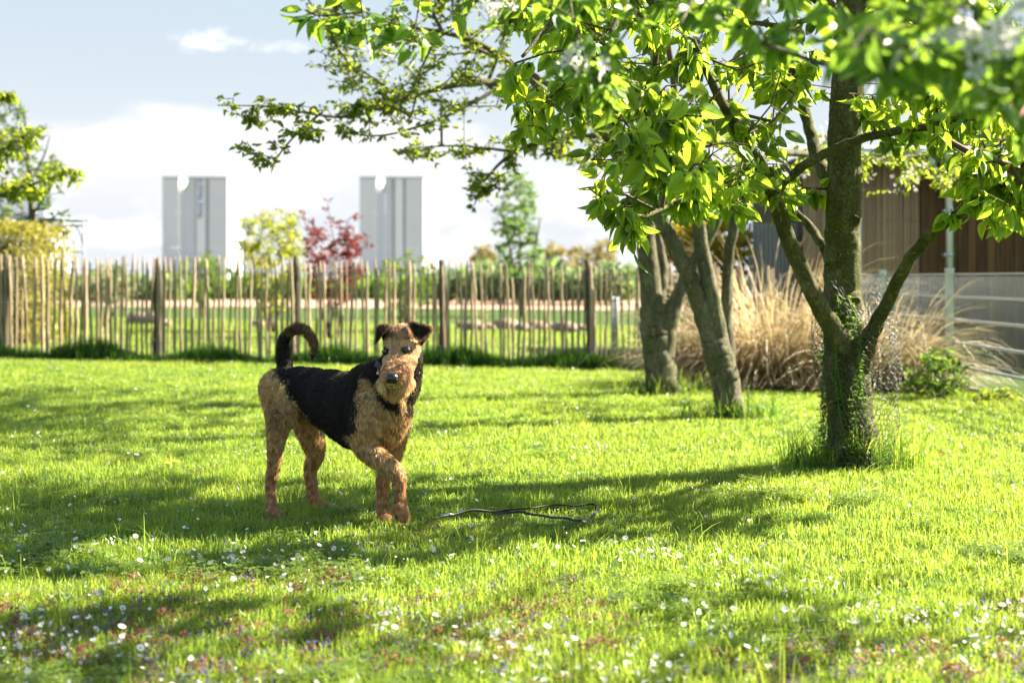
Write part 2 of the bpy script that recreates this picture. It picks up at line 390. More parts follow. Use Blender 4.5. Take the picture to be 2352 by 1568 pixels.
def lawn():
    bands = [(2.3, 4.6, 620, 1.0), (4.6, 7.5, 430, 1.05), (7.5, 11, 230, 1.25), (11, 17, 120, 1.6), (17, 30, 42, 2.3)]
    pts = []; sc = []
    for y0, y1, rho, s in bands:
        q = wedge(y0, y1, rho); pts.append(q); sc.append(np.full(len(q), s))
    pts = np.concatenate(pts); sc = np.concatenate(sc)
    k = ~((pts[:, 0] > 4.05) & (pts[:, 1] > 10.2)); pts, sc = pts[k], sc[k]
    x, y = pts.T; n = len(x); nz = smooth_noise(x, y, 4.5, 3); nz2 = smooth_noise(x, y, 13, 5)
    h = np.clip(1 + .45 * nz + .35 * nz2, .45, 1.9)
    tuft = np.exp(-(((x - .15) / .35) ** 2 + ((y - 5.75) / .12) ** 2)) + .7 * np.exp(-(((x + 1.6) / .5) ** 2 + ((y - 6.1) / .2) ** 2))
    h = h * (1 + .9 * tuft)
    V = np.c_[x, y, gz(x, y) - .002]
    rot = np.c_[R.normal(0, .08, n), R.normal(0, .08, n), R.uniform(0, 6.283, n)]
    s3 = np.c_[sc, sc, h * R.uniform(.8, 1.2, n) * np.where(sc > 1.5, 1.1, 1.0)]
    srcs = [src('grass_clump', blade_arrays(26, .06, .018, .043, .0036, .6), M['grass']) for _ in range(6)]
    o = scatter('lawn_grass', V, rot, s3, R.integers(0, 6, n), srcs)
    tag(o, 'short bright green lawn grass covering the whole garden', 'grass', kind='stuff')
    # a few longer stalks standing over the cut lawn
    q = wedge(2.6, 9, 26); nz = smooth_noise(q[:, 0], q[:, 1], 3, 9); q = q[nz > 0.0]; n = len(q)
    stalk = [src('stalk', blade_arrays(5, .05, .07, .13, .0032, .8, 4, .5, 1.0), M['grass']) for _ in range(4)]
    o = scatter('long_grass_stalks', np.c_[q, np.zeros(n)], np.c_[np.zeros((n, 2)), R.uniform(0, 6.28, n)], np.repeat(R.uniform(.6, 1.2, n)[:, None], 3, 1), R.integers(0, 4, n), stalk)
    tag(o, 'longer pale stalks sticking out of the cut lawn', 'grass', kind='stuff')
    # long dark strip under the picket fence
    n = 2300; x = R.uniform(-7.5, 3.0, n); y = FENCE_Y(x) + R.normal(-.05, .14, n); hh = np.clip(.9 + 1.3 * smooth_noise(x, y, 5, 11), .15, 2)
    tall = [src('tall_clump', blade_arrays(20, .06, .08, .17, .007, .5, 3, .1, .7), M['tall_grass']) for _ in range(4)]
    o = scatter('fence_foot_grass', np.c_[x, y, gz(x, y)], np.c_[np.zeros((n, 2)), R.uniform(0, 6.28, n)], np.c_[np.ones(n), np.ones(n), hh], R.integers(0, 4, n), tall)
    tag(o, 'strip of long dark green grass along the foot of the picket fence', 'grass', kind='stuff')
lawn()
def petals():
    b = NB('fallen petal'); M['fallen'] = b.done(b.trans((.75, .72, .68), b.pbr((.82, .79, .76), .5, 0, .3), .3))
    def cup(n=7, r=.0075, up=.0035):
        a = np.linspace(0, 6.283, n, endpoint=False); V = np.c_[np.cos(a) * r, np.sin(a) * r * .8, up * (1 + .5 * np.sin(a * 2))]; V = np.r_[V, [[0, 0, 0]]]
        return V, [], np.c_[np.arange(n), (np.arange(n) + 1) % n, np.full(n, n)], np.full(n + 1, .6)
    def daisy():
        V = []; T = []; k = 0
        for i in range(12):
            a = i * 6.283 / 12; c, s_ = math.cos(a), math.sin(a); w = .0025
            V += [[c * .002, s_ * .002, 0], [c * .008 - s_ * w, s_ * .008 + c * w, .001], [c * .011, s_ * .011, .002], [c * .008 + s_ * w, s_ * .008 - c * w, .001]]
            T += [[k, k + 1, k + 2], [k, k + 2, k + 3]]; k += 4
        return np.array(V), [], np.array(T), np.full(len(V), .6)
    srcs = [src('petal', cup(), M['fallen']), src('petal', cup(6, .0095, .006), M['fallen']), src('daisy', daisy(), M['fallen'])]
    q = np.r_[wedge(2.5, 3.9, 800), wedge(3.9, 4.9, 260), wedge(4.9, 6.2, 40), wedge(6.2, 9, 18), wedge(9, 15.5, 7)]
    nz = smooth_noise(q[:, 0], q[:, 1], 2.2, 21) + .6 * smooth_noise(q[:, 0], q[:, 1], 9, 23)
    q = q[nz + R.normal(0, .25, len(q)) > -.02]; n = len(q); s = R.uniform(.4, 1.05, n) * np.where(q[:, 1] > 7, 1.25, 1)
    z = gz(q[:, 0], q[:, 1]) + R.uniform(.022, .048, n)
    o = scatter('fallen_petals', np.c_[q, z], np.c_[R.normal(0, .55, (n, 2)), R.uniform(0, 6.28, n)], np.repeat(s[:, None], 3, 1), R.choice([0, 0, 0, 1, 1, 2], n), srcs)
    tag(o, 'white fallen blossom petals and small daisies scattered on the lawn', 'petals', kind='stuff')
    # low bronze and violet ground weeds
    mb = leaf_mat('bronze weed leaf', (.20, .085, .055), (.36, .15, .07), .3, .6, .2); mv = leaf_mat('violet weed flower', (.14, .09, .26), (.2, .13, .34), .3, .6, .2)
    def rosette(m, n, r, up):
        V = []; T = []; k = 0
        for i in range(n):
            a = R.random() * 6.283; rr = r * R.uniform(.3, 1); z0 = R.uniform(0, up); c, s_ = math.cos(a), math.sin(a); w = .0045; cx, cy = c * rr, s_ * rr
            V += [[cx, cy, z0], [cx + c * .007 - s_ * w, cy + s_ * .007 + c * w, z0 + .003], [cx + c * .015, cy + s_ * .015, z0 + R.uniform(-.004, .006)], [cx + c * .007 + s_ * w, cy + s_ * .007 - c * w, z0 + .003]]
            T += [[k, k + 1, k + 2], [k, k + 2, k + 3]]; k += 4
        return src('weed', (np.array(V), [], np.array(T), R.uniform(.2, 1, len(V))), m)
    srcs = [rosette(mb, 26, .022, .045), rosette(mb, 18, .03, .03), rosette(mv, 8, .012, .05)]
    q = np.r_[wedge(2.5, 4.4, 420), wedge(4.4, 7.5, 40), wedge(7.5, 12, 9)]
    x, y = q.T; den = .55 * smooth_noise(x, y, 2.6, 31) + .5 * smooth_noise(x, y, 8, 33) + .65 * np.exp(-((y - 3.55) / .35) ** 2) * (x < .3) + .8 * np.exp(-((y - 3.3) / .35) ** 2 - ((x - .9) / .5) ** 2)
    q = q[(den + R.normal(0, .2, len(q))) > .36]; n = len(q)
    o = scatter('bronze_ground_weeds', np.c_[q, gz(q[:, 0], q[:, 1]) + .004], np.c_[R.normal(0, .15, (n, 2)), R.uniform(0, 6.28, n)], np.repeat(R.uniform(.6, 1.15, n)[:, None], 3, 1), R.choice([0] * 7 + [1] * 8 + [2], n), srcs)
    tag(o, 'patches of low bronze and violet weeds growing through the grass', 'weeds', kind='stuff')
petals()
def broad_weeds():
    V = []; T = []; k = 0
    def mk(nl, r):
        V = []; T = []; k = 0
        for i in range(nl):
            a = R.random() * 6.283; q = r * R.uniform(.2, 1); cx, cy, z = q * math.cos(a), q * math.sin(a), R.uniform(.012, .035)
            for j in range(3):
                b_ = a + j * 2.094; c, s_ = math.cos(b_), math.sin(b_)
                V += [[cx, cy, z], [cx + c * .008 - s_ * .005, cy + s_ * .008 + c * .005, z + .002], [cx + c * .013, cy + s_ * .013, z + .001], [cx + c * .008 + s_ * .005, cy + s_ * .008 - c * .005, z + .002]]; T += [[k, k + 1, k + 2], [k, k + 2, k + 3]]; k += 4
        return src('clover', (np.array(V), [], np.array(T), R.uniform(.1, 1, len(V))), M['clover'])
    M['clover'] = leaf_mat('clover leaf', (.13, .20, .03), (.36, .52, .05), .4, .45, .4)
    srcs = [mk(14, .05), mk(10, .035), mk(20, .07)]; q = np.r_[wedge(2.5, 6, 150), wedge(6, 13, 36)]; nz = smooth_noise(q[:, 0], q[:, 1], 3.4, 51) + .5 * smooth_noise(q[:, 0], q[:, 1], 11, 52); q = q[nz > .36]; n = len(q)
    o = scatter('clover_patches', np.c_[q, gz(q[:, 0], q[:, 1])], np.c_[R.normal(0, .1, (n, 2)), R.uniform(0, 6.28, n)], np.repeat(R.uniform(.8, 1.5, n)[:, None], 3, 1), R.integers(0, 3, n), srcs)
    tag(o, 'patches of low broad leaved clover among the lawn grass', 'clover', kind='stuff')
broad_weeds()
# ------------------------------------------------------------------ leaves
def leaf_template(wid=.55, fold=.18, droop=.25, twist=0.0, pet=.25, nl=5, oval=1.0):
    "unit-length leaf along +y, two halves folded at the midrib, with petiole behind it"
    t = np.linspace(0, 1, nl); w = wid / 2 * np.sin(np.pi * t ** (.8 * oval)) ** .8 * (1 - .15 * t); w[0] = w[-1] = 0
    zc = -droop * t ** 2; V = [[0, a, z] for a, z in zip(t, zc)]; nL = nl - 2
    for sgn in (-1, 1):
        for i in range(1, nl - 1): V.append([sgn * w[i], t[i] - .02, zc[i] + fold * w[i] * 2 * (1 + sgn * twist)])
    Q = []; T = []
    for k, sgn in enumerate((-1, 1)):
        b = nl + k * nL; T.append([0, b, 1]) if sgn > 0 else T.append([0, 1, b])
        for i in range(nL - 1): Q.append([1 + i, b + i, b + i + 1, 2 + i])
        T.append([nl - 2, b + nL - 1, nl - 1])
    n0 = len(V); V += [[-.008, -pet, .03], [.008, -pet, .03], [.008, 0, 0], [-.008, 0, 0]]; Q.append([n0, n0 + 1, n0 + 2, n0 + 3])
    return np.array(V, float), np.array(Q), np.array(T)
PEAR = [leaf_template(w_, f, d, tw, .30, 7) for w_, f, d, tw in ((.66, .15, .12, .2), (.60, .30, .3, -.3), (.68, .10, .45, .3), (.50, .42, .15, 0), (.64, .05, .05, -.6), (.56, .22, -.2, .4))]
APPLE = [leaf_template(.62, f, d, tw, .2) for f, d, tw in ((.2, .2, .2), (.35, .35, -.3), (.1, .5, .3), (.15, -.2, .5))]
SMALL = [leaf_template(.5, f, d, 0, .15, 4) for f, d in ((.4, .2), (.7, .3), (.1, .1))]
CHEAP = [(np.array([[0, 0, 0], [-.25, .5, .05], [0, 1, -.1], [.25, .5, .05]], float), np.array([[0, 1, 2, 3]]), np.zeros((0, 3), int))]
def frames(ax, nm):
    ax = ax / (np.linalg.norm(ax, axis=1)[:, None] + 1e-9); nm = nm - ax * (nm * ax).sum(1)[:, None]; nm /= np.linalg.norm(nm, axis=1)[:, None] + 1e-9
    sd = np.cross(ax, nm); return sd, ax, nm
def merged(name, tmpl, pos, ax, nm, size, lv, m, parent=None, origin=None):
    sd, ax, nm = frames(ax, nm); which = R.integers(0, len(tmpl), len(pos)); Vs = []; Qs = []; Ts = []; C = []; off = 0
    for k, (V, Q, T) in enumerate(tmpl):
        i = np.where(which == k)[0]
        if not len(i): continue
        s = size[i][:, None, None]
        W = pos[i][:, None, :] + s * (V[None, :, 0:1] * sd[i][:, None, :] + V[None, :, 1:2] * ax[i][:, None, :] + V[None, :, 2:3] * nm[i][:, None, :])
        n, v = len(i), len(V); o = off + np.arange(n)[:, None, None] * v
        if len(Q): Qs.append((Q[None] + o).reshape(-1, 4))
        if len(T): Ts.append((T[None] + o).reshape(-1, 3))
        Vs.append(W.reshape(-1, 3)); C.append(np.repeat(lv[i], v)); off += n * v
    fs = ([np.concatenate(Qs)] if Qs else []) + ([np.concatenate(Ts)] if Ts else [])
    org = np.array(origin if origin is not None else (0, 0, 0))
    return link(name, new_mesh(name, np.concatenate(Vs) - org, fs, [m], True, {'lv': np.concatenate(C)}), parent)
def foliage(root, tmpl, pos, ax, nm, size, lv, m, single=300, name='leaf', rest='foliage'):
    "the leaves that show largest become objects of their own, the others one mass"
    org = np.array(root.location); n = len(pos)
    px = CX + F * pos[:, 0] / pos[:, 1]; py = HY - F * (pos[:, 2] - CH) / pos[:, 1]
    inf = (pos[:, 1] > .5) & (px > 10) & (px < 2342) & (py > 5) & (py < 1560); app = np.where(inf, size / pos[:, 1], 0) * (1 + .0 * size)
    order = np.argsort(-app); k = min(single, int(inf.sum())); big = order[:k]; small = order[k:]
    meshes = []
    for V, Q, T in tmpl:
        for l in (.2, .5, .85):
            meshes.append(new_mesh(name, V, [Q, T] if len(T) else [Q], [m], True, {'lv': np.full(len(V), l)}))
    sd, a2, n2 = frames(ax, nm)
    for i in big:
        l = 0 if lv[i] < .35 else (1 if lv[i] < .7 else 2)
        o = link(name, meshes[int(R.integers(0, len(tmpl))) * 3 + l], root); s = size[i]; p = pos[i] - org
        o.matrix_local = Matrix(((sd[i, 0] * s, a2[i, 0] * s, n2[i, 0] * s, p[0]), (sd[i, 1] * s, a2[i, 1] * s, n2[i, 1] * s, p[1]), (sd[i, 2] * s, a2[i, 2] * s, n2[i, 2] * s, p[2]), (0, 0, 0, 1)))
    if len(small):
        o = merged(rest, tmpl, pos[small], ax[small], nm[small], size[small], lv[small], m, root, org); o['kind'] = 'stuff'

# ------------------------------------------------------------------ branching
class Tree:
    def __init__(s, root, bark, tw): s.root, s.bark, s.tw = root, bark, tw; s.pos = []; s.par = []; s.rad = []; s.fix = []; s.cnt = []
    def limb(s, pts, rads, name='limb', n=None, seg=10, lump=.03, attach=True):
        pts = [Vector(p) for p in pts]; n = n or max(6, len(pts) * 5); c = spline(pts, n); r = np.interp(np.linspace(0, len(pts) - 1, n), np.arange(len(pts)), rads)
        g = n // 1
        c[1:-1] += R.normal(0, 1, (n - 2, 3)) * r[1:-1, None] * (.10 if r[0] < .06 else .035)
        
        if r[0] > .03:
            k_ = int(n * (2.6 if name == 'trunk' else 2)); f_ = np.linspace(0, n - 1, k_); cc = np.stack([np.interp(f_, np.arange(n), c[:, i]) for i in range(3)], 1); MB().tube(cc, np.interp(f_, np.arange(n), r), max(24, seg * 2), lump=lump, ridge=.035).build(name, s.bark, s.root)
        else: MB().tube(c, r, seg, lump=lump, jit=.03).build(name, s.bark, s.root)
        if attach:
            b = len(s.pos); s.pos += list(c); s.par += [-1] + list(range(b, b + n - 1)); s.rad += list(r); s.fix += [True] * n; s.cnt += [0] * n
        return c
    def grow(s, targets, step=.12, sag=.06, skip=0.0):
        "each target is reached by a twig from the nearest wood that is there"
        P0 = np.array(s.pos); ts = np.array(targets); d = np.array([np.min(((P0 - t) ** 2).sum(1)) for t in ts]); ts = ts[np.argsort(d)]
        cap = len(s.pos) + len(ts) * 14; B = np.zeros((cap, 3)); B[:len(P0)] = P0; n = len(P0); ends = []
        RR = np.array(s.rad + [.0] * (cap - n))
        for t in ts:
            D = B[:n] - t; dd = np.sqrt((D ** 2).sum(1)) + .25 * np.maximum(0, D[:, 2]); j = int(np.argmin(dd)); a = B[j].copy(); L = np.linalg.norm(t - a)
            k = int(max(1, min(12, L / step))); last = j; nz = R.normal(0, 1, (k + 1, 3)) * .035 * min(1, L)
            for i in range(1, k + 1):
                f = i / k; q = a + (t - a) * f + nz[i] * math.sin(f * 3.14) + np.array([0, 0, sag * L * math.sin(f * 3.14)])
                B[n] = q; s.pos.append(q); s.par.append(last); s.rad.append(0); s.fix.append(False); s.cnt.append(0); last = n; n += 1
            ends.append(last)
        for e in ends:
            while e >= 0: s.cnt[e] += 1; e = s.par[e]
        return ends
    def wood(s, r0=.0022, pw=.45, nseg=4, name='twigs'):
        idx = [i for i in range(len(s.pos)) if not s.fix[i] and s.par[i] >= 0]
        if not idx: return
        Pn = np.array(s.pos); c = np.array(idx); pa = np.array(s.par)[c]; r = r0 * np.maximum(1, np.array(s.cnt)) ** pw
        fx = np.array(s.fix); rr = np.where(fx, 1e9, r); a, b = Pn[pa], Pn[c]; r1 = np.minimum(rr[pa], r[c] * 1.15); r2 = r[c]
        t = b - a; t /= np.linalg.norm(t, axis=1)[:, None] + 1e-9; u = np.cross(t, [.3, .2, .93]); u /= np.linalg.norm(u, axis=1)[:, None] + 1e-9; v = np.cross(t, u)
        an = np.linspace(0, 6.2832, nseg, endpoint=False); cs = np.cos(an)[None, :, None] * u[:, None] + np.sin(an)[None, :, None] * v[:, None]
        A = a[:, None] + cs * r1[:, None, None]; Bb = b[:, None] + cs * r2[:, None, None]; V = np.concatenate([A, Bb], 1).reshape(-1, 3)
        k = np.arange(nseg); q = np.c_[k, (k + 1) % nseg, nseg + (k + 1) % nseg, nseg + k]; Q = (q[None] + (np.arange(len(c)) * 2 * nseg)[:, None, None]).reshape(-1, 4)
        org = np.array(s.root.location); o = link(name, new_mesh(name, V - org, [Q], [s.tw], True, {'lv': np.full(len(V), .5)}), s.root); o['kind'] = 'stuff'
    def sprays(s, ends, n=8, length=.22, size=(.06, .09), droop=.8, spread=.5, lvmu=.5, up=.6):
        "leaves set round the last stretch of every twig"
        pos = []; ax = []; nm = []; sz = []; lv = []
        Pn = s.pos
        for e in ends:
            p1 = np.array(Pn[e]); q = e; acc = 0; path = [p1]
            while s.par[q] >= 0 and acc < length and not s.fix[q]:
                acc += np.linalg.norm(np.array(Pn[s.par[q]]) - Pn[q]); q = s.par[q]; path.append(np.array(Pn[q]))
            m = int(max(2, R.normal(n, n * .2))); tone = R.normal(lvmu, .22)
            d0 = path[0] - path[-1] if len(path) > 1 else np.array([1, 0, 0.]); d0 = d0 / (np.linalg.norm(d0) + 1e-6)
            for i in range(m):
                f = (i + R.random()) / m * min(1, length / max(acc, .01)) * (len(path) - 1); j = int(min(f, len(path) - 2)) if len(path) > 1 else 0
                b = path[j] + (path[j + 1] - path[j]) * (f - j) if len(path) > 1 else path[0]
                a = R.random() * 6.283; out = np.array([math.cos(a), math.sin(a), R.normal(0, .35)]) * spread + d0 * .35; out[2] -= droop * R.uniform(.5, 1.3)
                S = R.uniform(*size); out /= np.linalg.norm(out); pos.append(b + out * S * .28 + R.normal(0, .008, 3)); ax.append(out)
                nm.append(R.normal(0, 1, 3) + np.array([0, 0, up])); S *= R.choice([1, 1, 1, .75, .55, 1.15]); sz.append(S); lv.append(np.clip(R.normal(tone, .15), 0, 1))
        return [np.array(x) for x in (pos, ax, nm, sz, lv)]
def in_poly(x, y, poly):
    poly = np.array(poly, float); c = np.zeros(len(x), bool); j = len(poly) - 1
    for i in range(len(poly)):
        xi, yi = poly[i]; xj, yj = poly[j]
        c ^= ((yi > y) != (yj > y)) & (x < (xj - xi) * (y - yi) / (yj - yi + 1e-9) + xi); j = i
    return c
def region(poly, y0, y1, n, keep=None):
    "n points of the crown part that fills this outline between the distances y0 and y1"
    a = np.array(poly, float); out = []
    while len(out) < n:
        x = R.uniform(a[:, 0].min(), a[:, 0].max(), 400); y = R.uniform(a[:, 1].min(), a[:, 1].max(), 400); k = in_poly(x, y, poly)
        for px, py in zip(x[k], y[k]):
            p = P(px, py, R.uniform(y0, y1))
            if keep is None or keep(p): out.append(p)
    return [np.array(p) for p in out[:n]]
def ball(c, r, n, flat=1.0, hollow=.35):
    d = R.normal(0, 1, (n, 3)); d /= np.linalg.norm(d, axis=1)[:, None]; q = R.uniform(hollow, 1, n) ** .6
    return list(np.array(c) + d * q[:, None] * np.array([r, r, r * flat]))
def cat(*L): return [np.concatenate(x) for x in zip(*L)]

# blossom: five cupped petals and a tuft of stamens
def blossom_arrays():
    V = []; T = []; Q = []; k = 0
    for i in range(5):
        a = i * 6.283 / 5 + R.normal(0, .08); c, s_ = math.cos(a), math.sin(a)
        for u, w, z in ((.08, 0, 0), (.45, .22, .10), (.45, -.22, .10), (.8, .26, .24), (.8, -.26, .24), (1.0, .08, .30), (1.0, -.08, .30), (.5, 0, .02), (.85, 0, .16)):
            V.append([c * u - s_ * w, s_ * u + c * w, z])
        T += [[k, k + 1, k + 7], [k, k + 7, k + 2]]; Q += [[k + 1, k + 3, k + 8, k + 7], [k + 7, k + 8, k + 4, k + 2], [k + 3, k + 5, k + 6, k + 8]]; T += [[k + 8, k + 6, k + 4]]; k += 9
    for i in range(6):
        a = R.random() * 6.283; c, s_ = math.cos(a), math.sin(a); V += [[0, .02, 0], [.02, 0, 0], [c * .22, s_ * .22, .38]]; T.append([k, k + 1, k + 2]); k += 3
    return np.array(V), np.array(Q), np.array(T)
BLOSSOM = [tuple(blossom_arrays()) for _ in range(2)]
def ears(name, label, cat_, root_loc): return thing(name, root_loc, label, cat_)

# ================================================================== main pear tree
MAIN = thing('pear_tree', (1.68, 6.98, 0), 'thick upright mossy trunk wrapped in chicken wire at its foot, leafy crown overhead', 'tree')
DOG_PTS = [np.array(p) for p in ((-.20, 5.36, .84), (-.20, 5.36, .70), (-.26, 5.38, .52), (-.45, 5.5, .58), (-.75, 5.65, .62), (-.22, 5.3, .30), (-.85, 5.6, .35))]
def sunny(p, r=.24):
    s_ = np.array(sun_vec)
    for k, d in enumerate(DOG_PTS):
        q = np.asarray(p) - d; t = q @ s_
        if t > 0 and np.linalg.norm(q - s_ * t) < (r * 1.25 if k < 2 else r if k < 4 else r * .7): return False
    return True
mt = Tree(MAIN, M['bark'], M['twig'])
Q7 = lambda px, py, Y=6.98: P(px, py, Y)
tp = [Q7(1962, 1092), Q7(1960, 1060), Q7(1954, 950), Q7(1944, 850), Q7(1936, 720), Q7(1935, 600), Q7(1937, 500), Q7(1941, 300), Q7(1950, 100), Q7(1957, -120), Q7(1970, -420)]
mt.limb(tp, [.155, .128, .108, .108, .091, .086, .083, .081, .076, .060, .03], 'trunk', 60, 28, .02)
mt.limb([Q7(1975, 850, 6.95), Q7(1940, 790, 6.88), Q7(1898, 730, 6.80), Q7(1850, 640, 6.72), Q7(1803, 530, 6.62), Q7(1780, 450, 6.55), Q7(1745, 380, 6.5), Q7(1712, 325, 6.4), Q7(1650, 220, 6.2), Q7(1590, 90, 6.0)], [.06, .052, .046, .038, .037, .036, .032, .028, .02, .012], seg=14)
mt.limb([Q7(1782, 440, 6.55), Q7(1830, 392, 6.5), Q7(1900, 350, 6.47), Q7(1975, 320, 6.42), Q7(2080, 298, 6.3), Q7(2200, 280, 6.1), Q7(2300, 250, 5.9)], [.024, .022, .021, .021, .02, .015, .008], seg=12)
mt.limb([Q7(1975, 850, 6.95), Q7(2000, 770, 6.88), Q7(2032, 710, 6.8), Q7(2080, 612, 6.65), Q7(2130, 545, 6.5), Q7(2200, 493, 6.35), Q7(2262, 452, 6.2), Q7(2350, 395, 6.0), Q7(2480, 300, 5.8)], [.05, .04, .032, .028, .027, .024, .02, .016, .01], seg=12)
mt.limb([Q7(1925, 640, 7.05), Q7(1895, 575, 7.1), Q7(1860, 520, 7.2), Q7(1800, 462, 7.3), Q7(1740, 425, 7.35), Q7(1680, 405, 7.3)], [.03, .025, .022, .019, .016, .013], seg=10)
mt.limb([Q7(1928, 450, 7.05), Q7(1900, 405, 7.1), Q7(1876, 360, 7.2), Q7(1858, 290, 7.3), Q7(1835, 200, 7.4), Q7(1790, 80, 7.5)], [.042, .036, .032, .03, .026, .018], seg=12)
mt.limb([Q7(1700, 402, 6.9), Q7(1650, 425, 6.4), Q7(1590, 448, 6.0), Q7(1520, 480, 5.7), Q7(1475, 497, 5.55), Q7(1420, 480, 5.4), Q7(1352, 432, 5.3)], [.014, .012, .011, .009, .008, .006, .003], seg=8)
mt.limb([Q7(1950, 60, 6.95), Q7(1800, -60, 6.6), Q7(1600, -110, 6.1), Q7(1400, -60, 5.6), Q7(1280, 40, 5.3), Q7(1200, 130, 5.1)], [.04, .032, .026, .02, .012, .006], seg=10)
mt.limb([Q7(1950, -20, 6.95), Q7(1820, -180, 6.3), Q7(1650, -200, 5.4), Q7(1480, -60, 4.8), Q7(1400, 80, 4.6)], [.035, .028, .02, .014, .008], seg=10)
mt.limb([Q7(1952, 60, 7.0), Q7(2080, -60, 6.9), Q7(2260, -130, 6.6), Q7(2480, -120, 6.2)], [.04, .032, .024, .014], seg=10)
mt.limb([Q7(1955, -60, 7.0), Q7(2050, -260, 7.4), Q7(2180, -380, 7.9)], [.036, .026, .012], seg=8)
mt.limb([Q7(1955, -150, 7.0), Q7(1850, -380, 7.4), Q7(1700, -480, 7.8)], [.034, .024, .012], seg=8)
mt.limb([Q7(1462, 190, 4.6), Q7(1478, 245, 4.6), Q7(1500, 290, 4.58), Q7(1525, 340, 4.55)], [.006, .0055, .005, .004], 'twig', seg=6)
CROWN = [(1185, -90), (1172, 60), (1150, 250), (1200, 320), (1270, 300), (1345, 345), (1345, 440), (1400, 500), (1432, 560), (1465, 575), (1490, 470), (1560, 470), (1660, 460), (1700, 470), (1740, 425), (1730, 330), (1790, 300), (1880, 230), (1900, -90)]
tg = region(CROWN, 5.3, 7.0, 290) + region([(1345, 300), (1345, 440), (1400, 500), (1700, 470), (1730, 330)], 5.4, 6.6, 80)
tg += region([(1640, 360), (1690, 450), (1800, 470), (1850, 430), (1800, 350)], 6.3, 7.3, 22)
tg += region([(1170, -90), (1165, 120), (1850, 200), (1880, -90)], 6.0, 7.6, 75)
tg += region([(1975, -90), (1990, 120), (1970, 230), (2030, 330), (2140, 335), (2200, 390), (2260, 340), (2360, 330), (2360, -90)], 5.5, 7.2, 125)
tg += region([(2200, 330), (2190, 400), (2260, 500), (2352, 520), (2450, 520), (2450, 300)], 5.6, 6.6, 56)
tg += [np.array(P(2235, 470, 6.2)), np.array(P(2185, 482, 6.35)), np.array(P(1950, 215, 6.2)), np.array(P(1450, 560, 5.3)), np.array(P(1455, 500, 5.3))]
tg += region([(1400, 180), (1420, 330), (1500, 380), (1560, 420), (1640, 380), (1620, 200)], 4.3, 4.8, 44)
# the crown that stands above the frame and casts the shade on the lawn
over = ball((1.4, 6.95, 2.95), 1.1, 105, .5) + ball((2.5, 6.7, 3.0), .85, 60, .5) + ball((.4, 6.5, 2.75), .75, 60, .45) + ball((2.1, 4.8, 2.7), .62, 60, .4) + ball((2.2, 7.6, 3.2), .9, 60, .55)
over = [p for p in over if p[2] > CH + 640 / F * p[1] + .05]
over += [p for p in ball((3.9, 7.2, 2.9), .7, 50, .4) + ball((1.1, 6.9, 3.4), 1.0, 30, .4) if p[2] > CH + 640 / F * p[1] + .05]
over = [p for p in over if sunny(p)]; tg = [p for p in tg if p[2] < 2.0 or sunny(p, .2)]
for _p, _r in ((P(1905, 610, 6.90), .022), (P(1960, 505, 6.905), .026), (P(1925, 380, 6.91), .02), (P(1965, 690, 6.90), .018), (P(1915, 930, 6.88), .03)):
    m_ = MB()
    m_.tube([Vector(_p) + Vector((_r * math.cos(t), -.004, _r * .7 * math.sin(t))) for t in np.linspace(0, 6.283, 15)], .007, 6, cap=False, jit=.15); m_.ell(Vector(_p) + Vector((0, .004, 0)), (_r * .9, .010, _r * .6)); m_.build('pruning_scar', M['bark'], MAIN)
e1 = mt.grow(tg); e2 = mt.grow(over)
mt.wood(.0022, .42)
LV = cat(mt.sprays(e1, 9, .28, (.066, .100), .9, .6, .5, .1), mt.sprays(e2, 8, .26, (.07, .10), .6, .6))
_k = np.array([sunny(p, .15) for p in LV[0]]); LV = [x[_k] for x in LV]
foliage(MAIN, PEAR, *LV, M['pear_leaf'], 300)

# ================================================================== second and third tree
T2 = thing('fruit_tree', (1.465, 9.5, 0), 'middle fruit tree with three slanting mossy stems leaning left from one base', 'tree')
t2 = Tree(T2, M['bark2'], M['twig'])
A = lambda px, py, Y=9.5: P(px, py, Y)
t2.limb([A(1690, 972), A(1678, 950), A(1668, 880), A(1652, 820), A(1640, 780)], [.135, .100, .092, .096, .088], 'trunk', 24, 22, .025)
t2.limb([A(1655, 830), A(1620, 740), A(1590, 650), A(1560, 590), A(1520, 510), A(1480, 450), A(1455, 410), A(1400, 320, 9.3), A(1330, 240, 9.2), A(1220, 170, 9.2)], [.080, .062, .056, .052, .050, .048, .044, .036, .028, .018], seg=14)
t2.limb([A(1665, 850), A(1650, 770), A(1630, 660), A(1612, 570), A(1603, 500), A(1590, 400), A(1560, 280), A(1540, 140)], [.070, .062, .054, .047, .044, .038, .030, .02], seg=14)
t2.limb([A(1672, 840, 9.55), A(1668, 720, 9.65), A(1672, 600, 9.7), A(1690, 500, 9.7), A(1720, 400, 9.8), A(1800, 350, 10.2), A(1950, 370, 11), A(2090, 360, 11.4), A(2230, 350, 11.8)], [.05, .04, .036, .034, .03, .026, .022, .016, .008], seg=12)
t2.limb([A(1480, 450), A(1500, 380, 9.7), A(1470, 250, 10)], [.04, .03, .02], seg=8)
T3 = thing('fruit_tree', (1.23, 11.7, 0), 'farthest of the three fruit trees, grey trunk forking low in front of the picket fence', 'tree')
t3 = Tree(T3, M['bark2'], M['twig'])
B = lambda px, py, Y=11.7: P(px, py, Y)
t3.limb([B(1525, 912), B(1520, 890), B(1512, 820), B(1505, 760), B(1500, 700)], [.17, .132, .118, .122, .105], 'trunk', 24, 22, .025)
t3.limb([B(1500, 740), B(1492, 640), B(1485, 560), B(1482, 480), B(1468, 410), B(1440, 350), B(1370, 280), B(1270, 225, 11.3), B(1130, 190, 10.9), B(1000, 205, 10.5), B(900, 240, 10.2)], [.095, .086, .078, .068, .058, .052, .042, .034, .028, .022, .014], seg=14)
